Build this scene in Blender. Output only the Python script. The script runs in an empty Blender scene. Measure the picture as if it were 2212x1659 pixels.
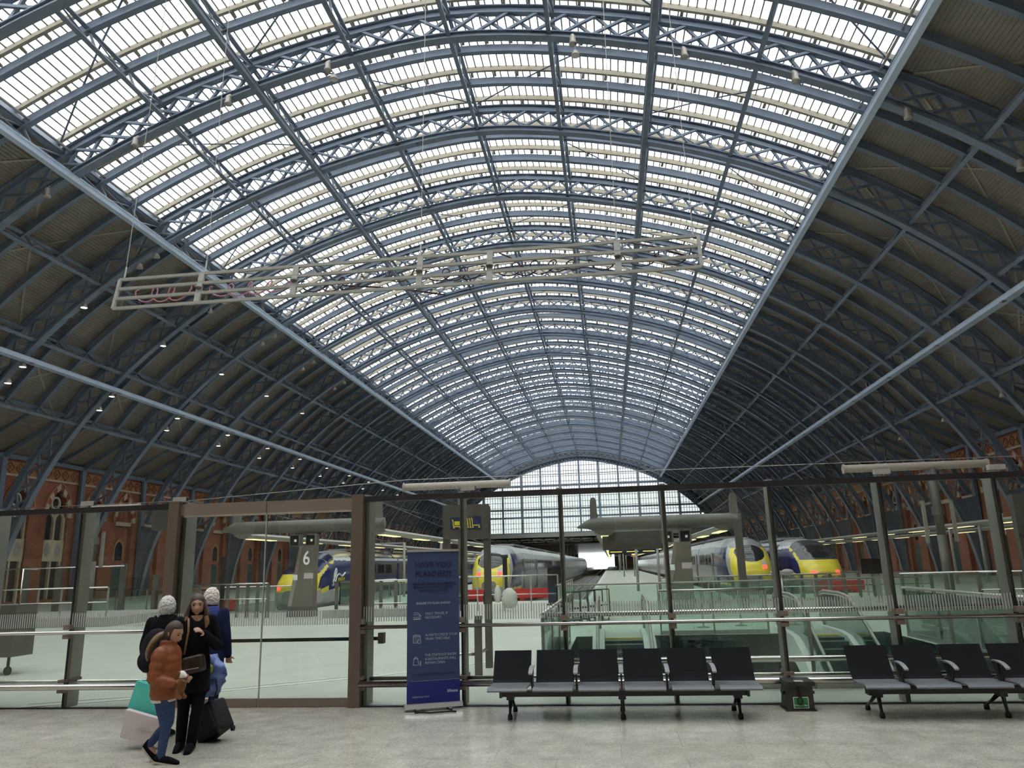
import bpy, bmesh, math, random
from mathutils import Vector, Matrix
random.seed(7)
R = math.radians
scene = bpy.context.scene
COL = scene.collection

# ------------------------------------------------------------------ camera, sky, exposure
CAMZ = 1.85
yaw, pitch, roll = R(6.86), R(13.45), R(-1.587)
fwd = Vector((-math.sin(yaw)*math.cos(pitch), math.cos(yaw)*math.cos(pitch), math.sin(pitch)))
rgt = Vector((math.cos(yaw), math.sin(yaw), 0)); upv = rgt.cross(fwd)
r2 = math.cos(roll)*rgt + math.sin(roll)*upv; u2 = -math.sin(roll)*rgt + math.cos(roll)*upv
cd = bpy.data.cameras.new('camera'); cam = bpy.data.objects.new('camera', cd); COL.objects.link(cam)
cam.matrix_world = Matrix(((r2.x, u2.x, -fwd.x, 0), (r2.y, u2.y, -fwd.y, 0), (r2.z, u2.z, -fwd.z, CAMZ), (0, 0, 0, 1)))
cd.sensor_fit = 'HORIZONTAL'; cd.sensor_width = 36.0; cd.lens = 1640.0/2212*36; cd.clip_start = .05; cd.clip_end = 2000
scene.camera = cam

w = bpy.data.worlds.new('overcast_sky'); scene.world = w; w.use_nodes = True
bg = w.node_tree.nodes['Background']
bg.inputs['Color'].default_value = (.93, .97, 1.0, 1); bg.inputs['Strength'].default_value = 4.7

vs = scene.view_settings
vs.view_transform = 'Standard'; vs.look = 'None'; vs.gamma = 1; vs.use_curve_mapping = False; vs.exposure = 0.0
scene.cycles.use_denoising = True
scene.cycles.use_adaptive_sampling = True; scene.cycles.adaptive_threshold = .12; scene.cycles.adaptive_min_samples = 10
scene.cycles.max_bounces = 7; scene.cycles.diffuse_bounces = 5; scene.cycles.glossy_bounces = 3
scene.cycles.transparent_max_bounces = 14; scene.cycles.transmission_bounces = 4
scene.cycles.caustics_reflective = False; scene.cycles.caustics_refractive = False
scene.cycles.sample_clamp_indirect = 6

# ------------------------------------------------------------------ materials
MATS = {}
def mat(name, col, rough=.55, metal=0.0, var=.0, scale=6.0, bump=0.0, bscale=60.0, spec=.5, emit=None, estr=0):
    m = bpy.data.materials.new(name); m.use_nodes = True; nt = m.node_tree; b = nt.nodes['Principled BSDF']
    b.inputs['Base Color'].default_value = (*col, 1); b.inputs['Roughness'].default_value = rough
    b.inputs['Metallic'].default_value = metal; b.inputs['Specular IOR Level'].default_value = spec
    if var:
        tc = nt.nodes.new('ShaderNodeNewGeometry'); n = nt.nodes.new('ShaderNodeTexNoise')
        n.inputs['Scale'].default_value = scale; n.inputs['Detail'].default_value = 4
        nt.links.new(tc.outputs['Position'], n.inputs['Vector'])
        mr = nt.nodes.new('ShaderNodeMapRange'); mr.inputs['From Min'].default_value = .3; mr.inputs['From Max'].default_value = .7
        mr.inputs['To Min'].default_value = 1-var; mr.inputs['To Max'].default_value = 1+var
        nt.links.new(n.outputs['Fac'], mr.inputs['Value'])
        mx = nt.nodes.new('ShaderNodeVectorMath'); mx.operation = 'SCALE'; mx.inputs[0].default_value = col
        nt.links.new(mr.outputs['Result'], mx.inputs['Scale']); nt.links.new(mx.outputs['Vector'], b.inputs['Base Color'])
    if bump:
        tc = nt.nodes.new('ShaderNodeNewGeometry'); n = nt.nodes.new('ShaderNodeTexNoise'); n.inputs['Scale'].default_value = bscale
        nt.links.new(tc.outputs['Position'], n.inputs['Vector'])
        bp = nt.nodes.new('ShaderNodeBump'); bp.inputs['Strength'].default_value = bump; bp.inputs['Distance'].default_value = .02
        nt.links.new(n.outputs['Fac'], bp.inputs['Height']); nt.links.new(bp.outputs['Normal'], b.inputs['Normal'])
    if emit:
        b.inputs['Emission Color'].default_value = (*emit, 1); b.inputs['Emission Strength'].default_value = estr
    MATS[name] = m; return m

def glass(name, tint, fres=1.45, haze=0.0, hazecol=(.8, .85, .85), gloss=1.0):
    m = bpy.data.materials.new(name); m.use_nodes = True; nt = m.node_tree
    for n in list(nt.nodes): nt.nodes.remove(n)
    out = nt.nodes.new('ShaderNodeOutputMaterial'); t = nt.nodes.new('ShaderNodeBsdfTransparent'); t.inputs['Color'].default_value = (*tint, 1)
    last = t.outputs[0]
    if haze:
        d = nt.nodes.new('ShaderNodeBsdfTranslucent'); d.inputs['Color'].default_value = (*hazecol, 1)
        mh = nt.nodes.new('ShaderNodeMixShader'); mh.inputs[0].default_value = haze
        nt.links.new(last, mh.inputs[1]); nt.links.new(d.outputs[0], mh.inputs[2]); last = mh.outputs[0]
    g = nt.nodes.new('ShaderNodeBsdfGlossy'); g.inputs['Roughness'].default_value = .01
    fr = nt.nodes.new('ShaderNodeFresnel'); fr.inputs['IOR'].default_value = fres
    ml = nt.nodes.new('ShaderNodeMath'); ml.operation = 'MULTIPLY'; ml.inputs[1].default_value = gloss
    nt.links.new(fr.outputs[0], ml.inputs[0])
    mx = nt.nodes.new('ShaderNodeMixShader'); nt.links.new(ml.outputs[0], mx.inputs[0])
    nt.links.new(last, mx.inputs[1]); nt.links.new(g.outputs[0], mx.inputs[2]); nt.links.new(mx.outputs[0], out.inputs[0])
    MATS[name] = m; return m

def brick_mat(name, c1, c2, mortar):
    m = mat(name, c1, .85); nt = m.node_tree; b = nt.nodes['Principled BSDF']
    g = nt.nodes.new('ShaderNodeNewGeometry'); sx = nt.nodes.new('ShaderNodeSeparateXYZ'); cx = nt.nodes.new('ShaderNodeCombineXYZ')
    nt.links.new(g.outputs['Position'], sx.inputs[0]); nt.links.new(sx.outputs['Y'], cx.inputs['X']); nt.links.new(sx.outputs['Z'], cx.inputs['Y'])
    br = nt.nodes.new('ShaderNodeTexBrick'); br.inputs['Scale'].default_value = 1.0
    br.inputs['Brick Width'].default_value = .24; br.inputs['Row Height'].default_value = .08; br.inputs['Mortar Size'].default_value = .006
    br.inputs['Color1'].default_value = (*c1, 1); br.inputs['Color2'].default_value = (*c2, 1); br.inputs['Mortar'].default_value = (*mortar, 1)
    nt.links.new(cx.outputs[0], br.inputs['Vector'])
    n = nt.nodes.new('ShaderNodeTexNoise'); n.inputs['Scale'].default_value = .6; n.inputs['Detail'].default_value = 5
    nt.links.new(g.outputs['Position'], n.inputs['Vector'])
    mr = nt.nodes.new('ShaderNodeMapRange'); mr.inputs['From Min'].default_value = .3; mr.inputs['From Max'].default_value = .7
    mr.inputs['To Min'].default_value = .75; mr.inputs['To Max'].default_value = 1.2; nt.links.new(n.outputs['Fac'], mr.inputs['Value'])
    v = nt.nodes.new('ShaderNodeVectorMath'); v.operation = 'SCALE'
    nt.links.new(br.outputs['Color'], v.inputs[0]); nt.links.new(mr.outputs['Result'], v.inputs['Scale']); nt.links.new(v.outputs[0], b.inputs['Base Color'])
    return m

mat('steel_blue', (.175, .22, .28), .5, 0, .10, 1.5)
mat('steel_light', (.55, .66, .80), .45, 0, .06, 1.0)
mat('cream_paint', (.36, .325, .24), .6, 0, .08, 3)
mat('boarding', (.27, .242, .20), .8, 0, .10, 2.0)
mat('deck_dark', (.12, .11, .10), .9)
mat('lamp_metal', (.42, .39, .33), .45, .3)
mat('stone', (.55, .46, .33), .8, 0, .12, 2)
mat('red_stone', (.30, .09, .05), .8, 0, .10, 3)
mat('terracotta', (.40, .20, .09), .8, 0, .12, 3)
mat('window_dark', (.035, .04, .045), .25)
brick_mat('brick_wall', (.35, .12, .065), (.27, .092, .052), (.26, .13, .09))
mat('concourse_floor', (.435, .41, .345), .16, 0, .14, 3.5, .02, 90)
mat('platform_floor', (.47, .49, .415), .38, 0, .07, 1.2)
mat('platform_white', (.8, .8, .78), .5)
mat('pit_grey', (.13, .125, .12), .9, 0, .2, 3)
mat('rail_steel', (.35, .33, .30), .35, .8)
mat('stainless', (.62, .60, .57), .25, 1.0)
mat('stainless_dull', (.50, .49, .46), .42, .9)
mat('post_grey', (.27, .265, .235), .5, .1)
mat('post_bronze', (.15, .11, .085), .45, .35)
mat('bronze_panel', (.22, .17, .135), .5, .3)
mat('black_trim', (.012, .012, .014), .4)
mat('frit', (.42, .46, .42), .5)
mat('pale_grey', (.34, .33, .30), .55, 0, .05, 2)
mat('grey_paint', (.125, .122, .104), .5, 0, .06, 2)
mat('canopy_white', (.62, .62, .58), .5)
mat('sign_grey', (.085, .08, .07), .6)
mat('sign_blue', (.012, .018, .11), .4)
mat('sign_yellow', (.85, .72, .04), .5)
mat('screen_black', (.006, .007, .009), .2)
mat('glow_warm', (.9, .8, .5), .5, emit=(1, .86, .45), estr=1.3)
mat('glow_white', (.9, .9, .9), .5, emit=(1, .98, .9), estr=4.0)
mat('glow_red', (.6, .02, .02), .4, emit=(1, .06, .05), estr=3.0)
mat('glow_orange', (.9, .4, .1), .4, emit=(1, .35, .06), estr=5.0)
mat('glow_display', (.1, .08, .02), .4, emit=(1, .72, .15), estr=1.5)
mat('seat_black', (.009, .0095, .0105), .8, spec=.15)
mat('seat_pan', (.13, .14, .15), .45)
mat('chair_metal', (.03, .03, .033), .4, .4)
mat('arm_grey', (.24, .25, .26), .4)
mat('box_black', (.025, .023, .021), .5)
mat('green_label', (.01, .16, .04), .5)
mat('white_ink', (.82, .84, .82), .5)
mat('red_paint', (.55, .02, .025), .45)
mat('train_yellow', (.80, .66, .055), .3)
mat('train_navy', (.012, .022, .115), .22)
mat('train_grey', (.30, .31, .32), .25, .2)
mat('train_lightgrey', (.50, .51, .51), .25, .2)
mat('train_dark', (.085, .085, .09), .2, .2)
mat('train_white', (.72, .73, .73), .3)
mat('train_underframe', (.03, .03, .03), .8)
mat('windscreen', (.015, .018, .022), .05)
mat('lens_clear', (.55, .56, .56), .1)
mat('neon_frame', (.25, .245, .21), .5)
mat('neon_tube', (.07, .028, .032), .4)
mat('neon_glow', (.5, .2, .25), .4, emit=(1, .35, .45), estr=.06)
mat('banner_blue', (.030, .052, .135), .6)
mat('banner_band', (.006, .010, .16), .5)
mat('ink_navy', (.004, .005, .05), .6)
mat('ink_pale', (.40, .43, .50), .6)
mat('aluminium', (.55, .55, .54), .35, .8)
mat('skin', (.37, .20, .135), .55)
mat('skin_dark', (.30, .15, .10), .55)
mat('hair_brown', (.045, .025, .014), .6, 0, .3, 60)
mat('hair_tips', (.22, .12, .05), .6, 0, .3, 60)
mat('hair_light', (.17, .105, .055), .6, 0, .3, 60)
mat('hair_grey', (.50, .48, .46), .7, 0, .2, 70)
mat('hair_white', (.62, .56, .50), .7, 0, .2, 70)
mat('eye_dark', (.01, .008, .007), .2)
mat('lip', (.33, .11, .09), .5)
mat('cloth_black', (.006, .006, .0075), .9, spec=.1)
mat('cloth_charcoal', (.014, .014, .017), .9, spec=.1)
mat('cloth_navy', (.011, .016, .045), .9, spec=.1)
mat('cloth_blue', (.02, .04, .20), .8)
mat('orange_puffer', (.20, .048, .009), .6)
mat('jeans', (.020, .045, .12), .85, 0, .2, 30)
mat('white_cloth', (.62, .60, .56), .8)
mat('teal_bag', (.08, .50, .42), .6)
mat('pinkwhite_bag', (.52, .45, .45), .6)
mat('blue_plastic', (.10, .15, .36), .35, 0, .6, 16)
mat('lime', (.30, .38, .04), .5)
mat('toy_brown', (.16, .065, .025), .9)
mat('suitcase_fabric', (.010, .010, .012), .7, spec=.3)
mat('rubber', (.012, .012, .012), .7)
mat('shoe_sole', (.42, .38, .32), .7)
mat('plastic_sheet', (.55, .55, .50), .5)
mat('teal_door', (.04, .09, .09), .4)
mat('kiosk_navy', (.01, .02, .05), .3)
mat('step_yellow', (.75, .62, .08), .5)
mat('step_dark', (.05, .05, .052), .5, .4)
mat('void_grey', (.36, .36, .34), .6)
glass('screen_glass', (.90, .93, .90), 1.42, gloss=.9)
glass('green_glass', (.87, .95, .91), 1.42, .05, (.55, .78, .70), .8)
# frosted roof glazing: mostly clear to the sky, a little dirt
def roof_glass():
    m = bpy.data.materials.new('roof_glass'); m.use_nodes = True; nt = m.node_tree
    for n in list(nt.nodes): nt.nodes.remove(n)
    out = nt.nodes.new('ShaderNodeOutputMaterial'); t = nt.nodes.new('ShaderNodeBsdfTransparent'); tl = nt.nodes.new('ShaderNodeBsdfTranslucent')
    tl.inputs['Color'].default_value = (.8, .8, .8, 1)
    g = nt.nodes.new('ShaderNodeNewGeometry'); n = nt.nodes.new('ShaderNodeTexNoise'); n.inputs['Scale'].default_value = 1.3; n.inputs['Detail'].default_value = 6
    nt.links.new(g.outputs['Position'], n.inputs['Vector'])
    cr = nt.nodes.new('ShaderNodeValToRGB'); cr.color_ramp.elements[0].position = .3; cr.color_ramp.elements[0].color = (.80, .80, .82, 1)
    cr.color_ramp.elements[1].position = .65; cr.color_ramp.elements[1].color = (.93, .93, .94, 1)
    nt.links.new(n.outputs['Fac'], cr.inputs[0]); nt.links.new(cr.outputs[0], t.inputs['Color'])
    mx = nt.nodes.new('ShaderNodeMixShader'); mx.inputs[0].default_value = .15
    nt.links.new(t.outputs[0], mx.inputs[1]); nt.links.new(tl.outputs[0], mx.inputs[2]); nt.links.new(mx.outputs[0], out.inputs[0])
    MATS['roof_glass'] = m
roof_glass()
glass('gable_glass', (.21, .215, .22), 1.3, .1, (.8, .8, .8), .3)
def floor_speckle():
    m = MATS['concourse_floor']; nt = m.node_tree; b = nt.nodes['Principled BSDF']; src = b.inputs['Base Color'].links[0].from_socket
    g = nt.nodes.new('ShaderNodeNewGeometry'); v = nt.nodes.new('ShaderNodeTexVoronoi'); v.inputs['Scale'].default_value = 70
    nt.links.new(g.outputs['Position'], v.inputs['Vector']); sp = nt.nodes.new('ShaderNodeSeparateColor'); nt.links.new(v.outputs['Color'], sp.inputs[0])
    mr = nt.nodes.new('ShaderNodeMapRange'); mr.inputs['To Min'].default_value = .80; mr.inputs['To Max'].default_value = 1.18; nt.links.new(sp.outputs[0], mr.inputs['Value'])
    br = nt.nodes.new('ShaderNodeTexBrick'); br.inputs['Scale'].default_value = 1; br.inputs['Brick Width'].default_value = 1.25; br.inputs['Row Height'].default_value = .62; br.inputs['Mortar Size'].default_value = .003
    br.inputs['Color1'].default_value = (1, 1, 1, 1); br.inputs['Color2'].default_value = (.93, .93, .92, 1); br.inputs['Mortar'].default_value = (.62, .62, .6, 1); nt.links.new(g.outputs['Position'], br.inputs['Vector'])
    s1 = nt.nodes.new('ShaderNodeVectorMath'); s1.operation = 'SCALE'; nt.links.new(src, s1.inputs[0]); nt.links.new(mr.outputs[0], s1.inputs['Scale'])
    s2 = nt.nodes.new('ShaderNodeVectorMath'); s2.operation = 'MULTIPLY'; nt.links.new(s1.outputs[0], s2.inputs[0]); nt.links.new(br.outputs['Color'], s2.inputs[1]); nt.links.new(s2.outputs[0], b.inputs['Base Color'])
floor_speckle()

# ------------------------------------------------------------------ mesh helpers
class MB:
    def __init__(s): s.v = []; s.f = []
    def add(s, vs, fs):
        o = len(s.v); s.v += [tuple(v) for v in vs]; s.f += [tuple(i+o for i in f) for f in fs]; return s
    BF = [(0, 3, 2, 1), (4, 5, 6, 7), (0, 1, 5, 4), (1, 2, 6, 5), (2, 3, 7, 6), (3, 0, 4, 7)]
    def box(s, x0, x1, y0, y1, z0, z1):
        return s.add([(x0, y0, z0), (x1, y0, z0), (x1, y1, z0), (x0, y1, z0), (x0, y0, z1), (x1, y0, z1), (x1, y1, z1), (x0, y1, z1)], MB.BF)
    def cbox(s, c, sz, M=None):
        hx, hy, hz = sz[0]/2, sz[1]/2, sz[2]/2; c = Vector(c)
        vs = [Vector(p) for p in [(-hx, -hy, -hz), (hx, -hy, -hz), (hx, hy, -hz), (-hx, hy, -hz), (-hx, -hy, hz), (hx, -hy, hz), (hx, hy, hz), (-hx, hy, hz)]]
        if M is not None: vs = [M @ v for v in vs]
        return s.add([v+c for v in vs], MB.BF)
    def bar(s, p, q, w, h, up=(0, 0, 1)):
        p, q = Vector(p), Vector(q); d = (q-p).normalized(); u = Vector(up)
        if abs(d.dot(u)) > .98: u = Vector((0, 1, 0)) if abs(d.y) < .9 else Vector((1, 0, 0))
        a = d.cross(u).normalized(); b = a.cross(d).normalized(); a *= w/2; b *= h/2
        return s.add([p-a-b, p+a-b, p+a+b, p-a+b, q-a-b, q+a-b, q+a+b, q-a+b], [(3, 2, 1, 0), (4, 5, 6, 7), (0, 1, 5, 4), (1, 2, 6, 5), (2, 3, 7, 6), (3, 0, 4, 7)])
    def rings(s, rs, cap=True, close=True):
        o = len(s.v); n = len(rs[0])
        for r in rs: s.v += [tuple(p) for p in r]
        for i in range(len(rs)-1):
            for j in range(n if close else n-1):
                k = (j+1) % n
                s.f.append((o+i*n+j, o+i*n+k, o+(i+1)*n+k, o+(i+1)*n+j))
        if cap and close:
            s.f.append(tuple(o+j for j in reversed(range(n)))); s.f.append(tuple(o+(len(rs)-1)*n+j for j in range(n)))
        return s
    def tube(s, path, r, n=8, ry=None, cap=True):
        path = [Vector(p) for p in path]; rs = []; m = len(path); prev = None
        for i, p in enumerate(path):
            d = (path[min(i+1, m-1)]-path[max(i-1, 0)]).normalized()
            if prev is None:
                u = Vector((0, 0, 1)) if abs(d.z) < .9 else Vector((0, 1, 0)); a = d.cross(u).normalized()
            else:
                a = (prev-d*prev.dot(d)).normalized()
            prev = a; b = a.cross(d)
            ra = r[i] if isinstance(r, (list, tuple)) else r
            rb = ra if ry is None else (ry[i] if isinstance(ry, (list, tuple)) else ry)
            rs.append([p+a*math.cos(t)*ra+b*math.sin(t)*rb for t in [2*math.pi*k/n for k in range(n)]])
        return s.rings(rs, cap)
    def lathe(s, c, prof, n=20, axis='z'):
        c = Vector(c); rs = []
        for r, h in prof:
            ring = []
            for k in range(n):
                t = 2*math.pi*k/n; x, y = r*math.cos(t), r*math.sin(t)
                ring.append(c + (Vector((x, y, h)) if axis == 'z' else Vector((x, h, y)) if axis == 'y' else Vector((h, x, y))))
            rs.append(ring)
        return s.rings(rs)
    def prism(s, poly, fn, t0, t1):
        n = len(poly); vs = [fn(a, b, t0) for a, b in poly]+[fn(a, b, t1) for a, b in poly]
        fs = [tuple(reversed(range(n))), tuple(range(n, 2*n))]+[(i, (i+1) % n, n+(i+1) % n, n+i) for i in range(n)]
        return s.add(vs, fs)
    def ell(s, c, rx, ry, rz, nu=16, nv=10, M=None):
        c = Vector(c); rs = []
        for i in range(nv+1):
            ph = math.pi*(i/nv)*.998+.003; ring = []
            for j in range(nu):
                t = 2*math.pi*j/nu; v = Vector((rx*math.sin(ph)*math.cos(t), ry*math.sin(ph)*math.sin(t), -rz*math.cos(ph)))
                ring.append(c+(M @ v if M is not None else v))
            rs.append(ring)
        return s.rings(rs)
    def mesh(s, name):
        me = bpy.data.meshes.new(name); me.from_pydata(s.v, [], s.f); me.update(); return me
    def build(s, name, m, parent=None, smooth=False, world=True):
        me = s.mesh(name)
        bm = bmesh.new(); bm.from_mesh(me); bmesh.ops.recalc_face_normals(bm, faces=bm.faces); bm.to_mesh(me); bm.free()
        return link(name, me, m, parent, smooth, world)
def link(name, me, m, parent=None, smooth=False, world=True):
    o = bpy.data.objects.new(name, me); COL.objects.link(o)
    if m is not None and len(me.materials) == 0: me.materials.append(MATS[m] if isinstance(m, str) else m)
    if smooth:
        me.polygons.foreach_set('use_smooth', [True]*len(me.polygons))
        if smooth == 'auto': auto(o)
    if parent is not None:
        o.parent = parent
        if world and 'base' in parent: o.location = -Vector(parent['base'])
    return o
def auto(o, ang=40):
    me = o.data; bm = bmesh.new(); bm.from_mesh(me)
    for e in bm.edges:
        if len(e.link_faces) == 2 and e.calc_face_angle(0) > R(ang): e.smooth = False
    bm.to_mesh(me); bm.free()
def tag(o, label=None, cat=None, group=None, kind=None):
    if label: o['label'] = label
    if cat: o['category'] = cat
    if group: o['group'] = group
    if kind: o['kind'] = kind
    return o
def thing(name, label, cat, loc=(0, 0, 0), group=None, kind=None, rotz=0):
    """An Empty at the thing's base; parts may be modelled in world coordinates (world=True) when it is not rotated."""
    o = bpy.data.objects.new(name, None); COL.objects.link(o); o.location = loc; o.rotation_euler = (0, 0, rotz); o.empty_display_size = .1
    if not rotz: o['base'] = tuple(loc)
    return tag(o, label, cat, group, kind)
def inst(name, me, parent, M, mname=None):
    o = bpy.data.objects.new(name, me); COL.objects.link(o)
    if parent is not None:
        o.parent = parent
        if 'base' in parent: M = Matrix.Translation(-Vector(parent['base'])) @ M
    o.matrix_local = M if parent is not None else M
    if parent is None: o.matrix_world = M
    else: o.matrix_basis = M
    return o
def copy_tree(o, parent=None):
    c = o.copy(); COL.objects.link(c); c.parent = parent
    for ch in list(o.children): copy_tree(ch, c)
    return c
UNIT = {}
def unit_box(m):
    if m not in UNIT:
        b = MB().box(-.5, .5, -.5, .5, -.5, .5); me = b.mesh('unit_piece'); me.materials.append(MATS[m]); UNIT[m] = me
    return UNIT[m]
def barM(p, q, w, h, up=(0, 0, 1)):
    p, q = Vector(p), Vector(q); L = (q-p).length; d = (q-p)/L; u = Vector(up)
    if abs(d.dot(u)) > .98: u = Vector((0, 1, 0)) if abs(d.y) < .9 else Vector((1, 0, 0))
    a = d.cross(u).normalized(); b = a.cross(d).normalized(); c = (p+q)/2
    return Matrix(((a.x*w, d.x*L, b.x*h, c.x), (a.y*w, d.y*L, b.y*h, c.y), (a.z*w, d.z*L, b.z*h, c.z), (0, 0, 0, 1)))
def text_mesh(txt, size, m, name, parent, M, align='LEFT', bold=0.0, ext=.002, sx=1.0):
    cu = bpy.data.curves.new('lettering', 'FONT'); cu.body = txt; cu.size = size; cu.align_x = align; cu.offset = bold; cu.extrude = ext; cu.resolution_u = 3
    o = bpy.data.objects.new('tmp', cu); COL.objects.link(o)
    dg = bpy.context.evaluated_depsgraph_get(); me = bpy.data.meshes.new_from_object(o.evaluated_get(dg)); bpy.data.objects.remove(o)
    me.name = name; me.materials.clear(); me.materials.append(MATS[m])
    if sx != 1.0: me.transform(Matrix.Diagonal((sx, 1, 1, 1)))
    ob = bpy.data.objects.new(name, me); COL.objects.link(ob); ob.parent = parent
    if parent is not None and 'base' in parent: M = Matrix.Translation(-Vector(parent['base'])) @ M
    ob.matrix_basis = M
    return ob
# text standing in the XZ plane, read from -Y
TXZ = Matrix(((1, 0, 0, 0), (0, 0, -1, 0), (0, 1, 0, 0), (0, 0, 0, 1)))
ORD = ['first', 'second', 'third', 'fourth', 'fifth', 'sixth', 'seventh', 'eighth', 'ninth', 'tenth', 'eleventh', 'twelfth', 'thirteenth', 'fourteenth', 'fifteenth', 'sixteenth', 'seventeenth', 'eighteenth', 'nineteenth', 'twentieth', 'twenty-first', 'twenty-second', 'twenty-third', 'twenty-fourth']
# ------------------------------------------------------------------ the arched train-shed roof
XA = -6.9                      # axis of the shed
SP = 8.93                      # spacing of the main ribs
Y0 = 33.9
YR = {k: Y0+SP*k for k in range(-1, 19)}
YBACK, YEND = Y0-SP*6, Y0+SP*18
HW = 38.3                      # half width, wall to axis
prof = [(0, 28.7), (5.2, 28.15), (10.4, 26.95), (15.3, 25.3), (20.6, 22.75), (24.8, 20.05), (28.9, 16.6), (32.4, 12.5), (34.5, 9.3), (36.0, 6.1), (37.0, 3.2), (37.6, 0.0)]
def catmull(pts, n=14):
    out = []; P_ = [(-pts[1][0], pts[1][1])]+pts+[(2*pts[-1][0]-pts[-2][0], 2*pts[-1][1]-pts[-2][1])]
    for i in range(1, len(P_)-2):
        p0, p1, p2, p3 = [Vector(q) for q in P_[i-1:i+3]]
        for j in range(n):
            t = j/n
            out.append(.5*((2*p1)+(p2-p0)*t+(2*p0-5*p1+4*p2-p3)*t*t+(3*p1-p0-3*p2+p3)*t**3))
    out.append(Vector(pts[-1])); return out
DEN = catmull(prof)
CUM = [0.0]
for i in range(1, len(DEN)): CUM.append(CUM[-1]+(DEN[i]-DEN[i-1]).length)
def PA(a, off=0.0):
    """point (x, z) on the inner arch line at signed arc length a from the crown, moved outwards by off"""
    s = 1 if a >= 0 else -1; a = min(abs(a), CUM[-1]-1e-6)
    lo, hi = 0, len(CUM)-1
    while hi-lo > 1:
        mid = (lo+hi)//2
        if CUM[mid] <= a: lo = mid
        else: hi = mid
    t = (a-CUM[lo])/(CUM[hi]-CUM[lo]); p = DEN[lo].lerp(DEN[hi], t)
    def nrm(i):
        d = DEN[min(i+1, len(DEN)-1)]-DEN[max(i-1, 0)]
        if i == 0: d = Vector((1, 0))
        d.normalize(); return Vector((-d.y, d.x))
    n = nrm(lo).lerp(nrm(hi), t); p = p+n*off
    return Vector((XA+s*p.x, p.y))
def AX(x):
    for i in range(1, len(DEN)):
        if DEN[i].x >= x: return CUM[i-1]+(x-DEN[i-1].x)/(DEN[i].x-DEN[i-1].x)*(CUM[i]-CUM[i-1])
    return CUM[-1]
def P3(a, y, off=0.0):
    q = PA(a, off); return Vector((q.x, y, q.y))
DEPTH = 1.85
AFOOT = CUM[-1]
def sweep(mb, y, sec, a0, a1, n):
    """sweep a section of (dy, off) points along the arch"""
    rs = []
    for i in range(n+1):
        a = a0+(a1-a0)*i/n; rs.append([P3(a, y+dy, off) for dy, off in sec])
    return mb.rings(rs)
AOUT = AX(36.0)                # where the outer flange reaches the wall column
def rect(w, o0, o1): return [(-w/2, o0), (w/2, o0), (w/2, o1), (-w/2, o1)]

NPAN = 30                      # lattice panels per half arch
def rib(k):
    y = YR[k]
    lab = 'blue lattice arch rib cutting across the two upper corners of the picture' if k < 0 else f'blue lattice arch rib of the station roof, {ORD[k]} one counted from the camera'
    if k == 18: lab = 'blue lattice arch rib framing the far white gable window'
    t = thing('arch_rib', lab, 'arch rib', (XA, y, 0), 'main arch ribs of the roof')
    m = MB(); n = 72
    sweep(m, y, rect(.50, -.02, .05), -AFOOT, AFOOT, n); sweep(m, y, rect(.12, .05, .34), -AFOOT, AFOOT, n); sweep(m, y, rect(.34, .34, .40), -AFOOT, AFOOT, n)
    m.build('inner_chord', 'steel_blue', t)
    m = MB(); sweep(m, y, rect(.36, 1.42, 1.48), -AOUT, AOUT, 60); sweep(m, y, rect(.12, 1.48, 1.80), -AOUT, AOUT, 60); sweep(m, y, rect(.44, 1.80, 1.86), -AOUT, AOUT, 60)
    m.build('outer_chord', 'steel_blue', t)
    da = AOUT/NPAN; lat = MB(); ub = unit_box('steel_blue')
    for s in (-1, 1):
        for i in range(NPAN):
            a0, a1 = s*(i*da), s*((i+1)*da)
            for p, q, dy in ((P3(a0, y-.07, .36), P3(a1, y-.07, 1.46), 0), (P3(a0, y+.07, 1.46), P3(a1, y+.07, .36), 0)):
                if k <= 3: inst('brace', ub, t, barM(p, q, .13, .15, (0, 1, 0)))
                else: lat.bar(p, q, .13, .15, (0, 1, 0))
    if lat.v: tag(lat.build('lattice', 'steel_blue', t), kind='stuff')
    for s in (-1, 1):
        # solid web plate of the foot, with a rim, and the column against the wall
        zt = 6.15; pts = []; i = 0
        aa = AX(36.0); 
        for j in range(9):
            q = PA(s*(aa+(AFOOT-aa)*j/8), .3); pts.append((q.x, q.y))
        xw = XA+s*(HW-.25)
        poly = pts+[(xw, 0), (xw, zt+.35)]
        mb = MB(); mb.prism(poly, lambda a, b, tt: (a, tt, b), y-.11, y+.11)
        mb.bar((pts[0][0], y, pts[0][1]), (xw, y, zt+.35), .34, .12); mb.bar((PA(s*AX(36.5), .3).x, y, 4.8), (xw, y, 4.95), .30, .07)
        mb.build('web_plate', 'steel_blue', t)
        MB().box(xw-.13, xw+.13, y-.24, y+.24, 0, 11.2).build('wall_column', 'steel_blue', t)
        # rafter from the haunch to the wall head
        q = PA(s*AX(32.4), 1.75); MB().bar((q.x, y, q.y), (xw, y, 11.0), .25, .35).build('rafter', 'steel_blue', t)
for k in YR: rib(k)

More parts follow.
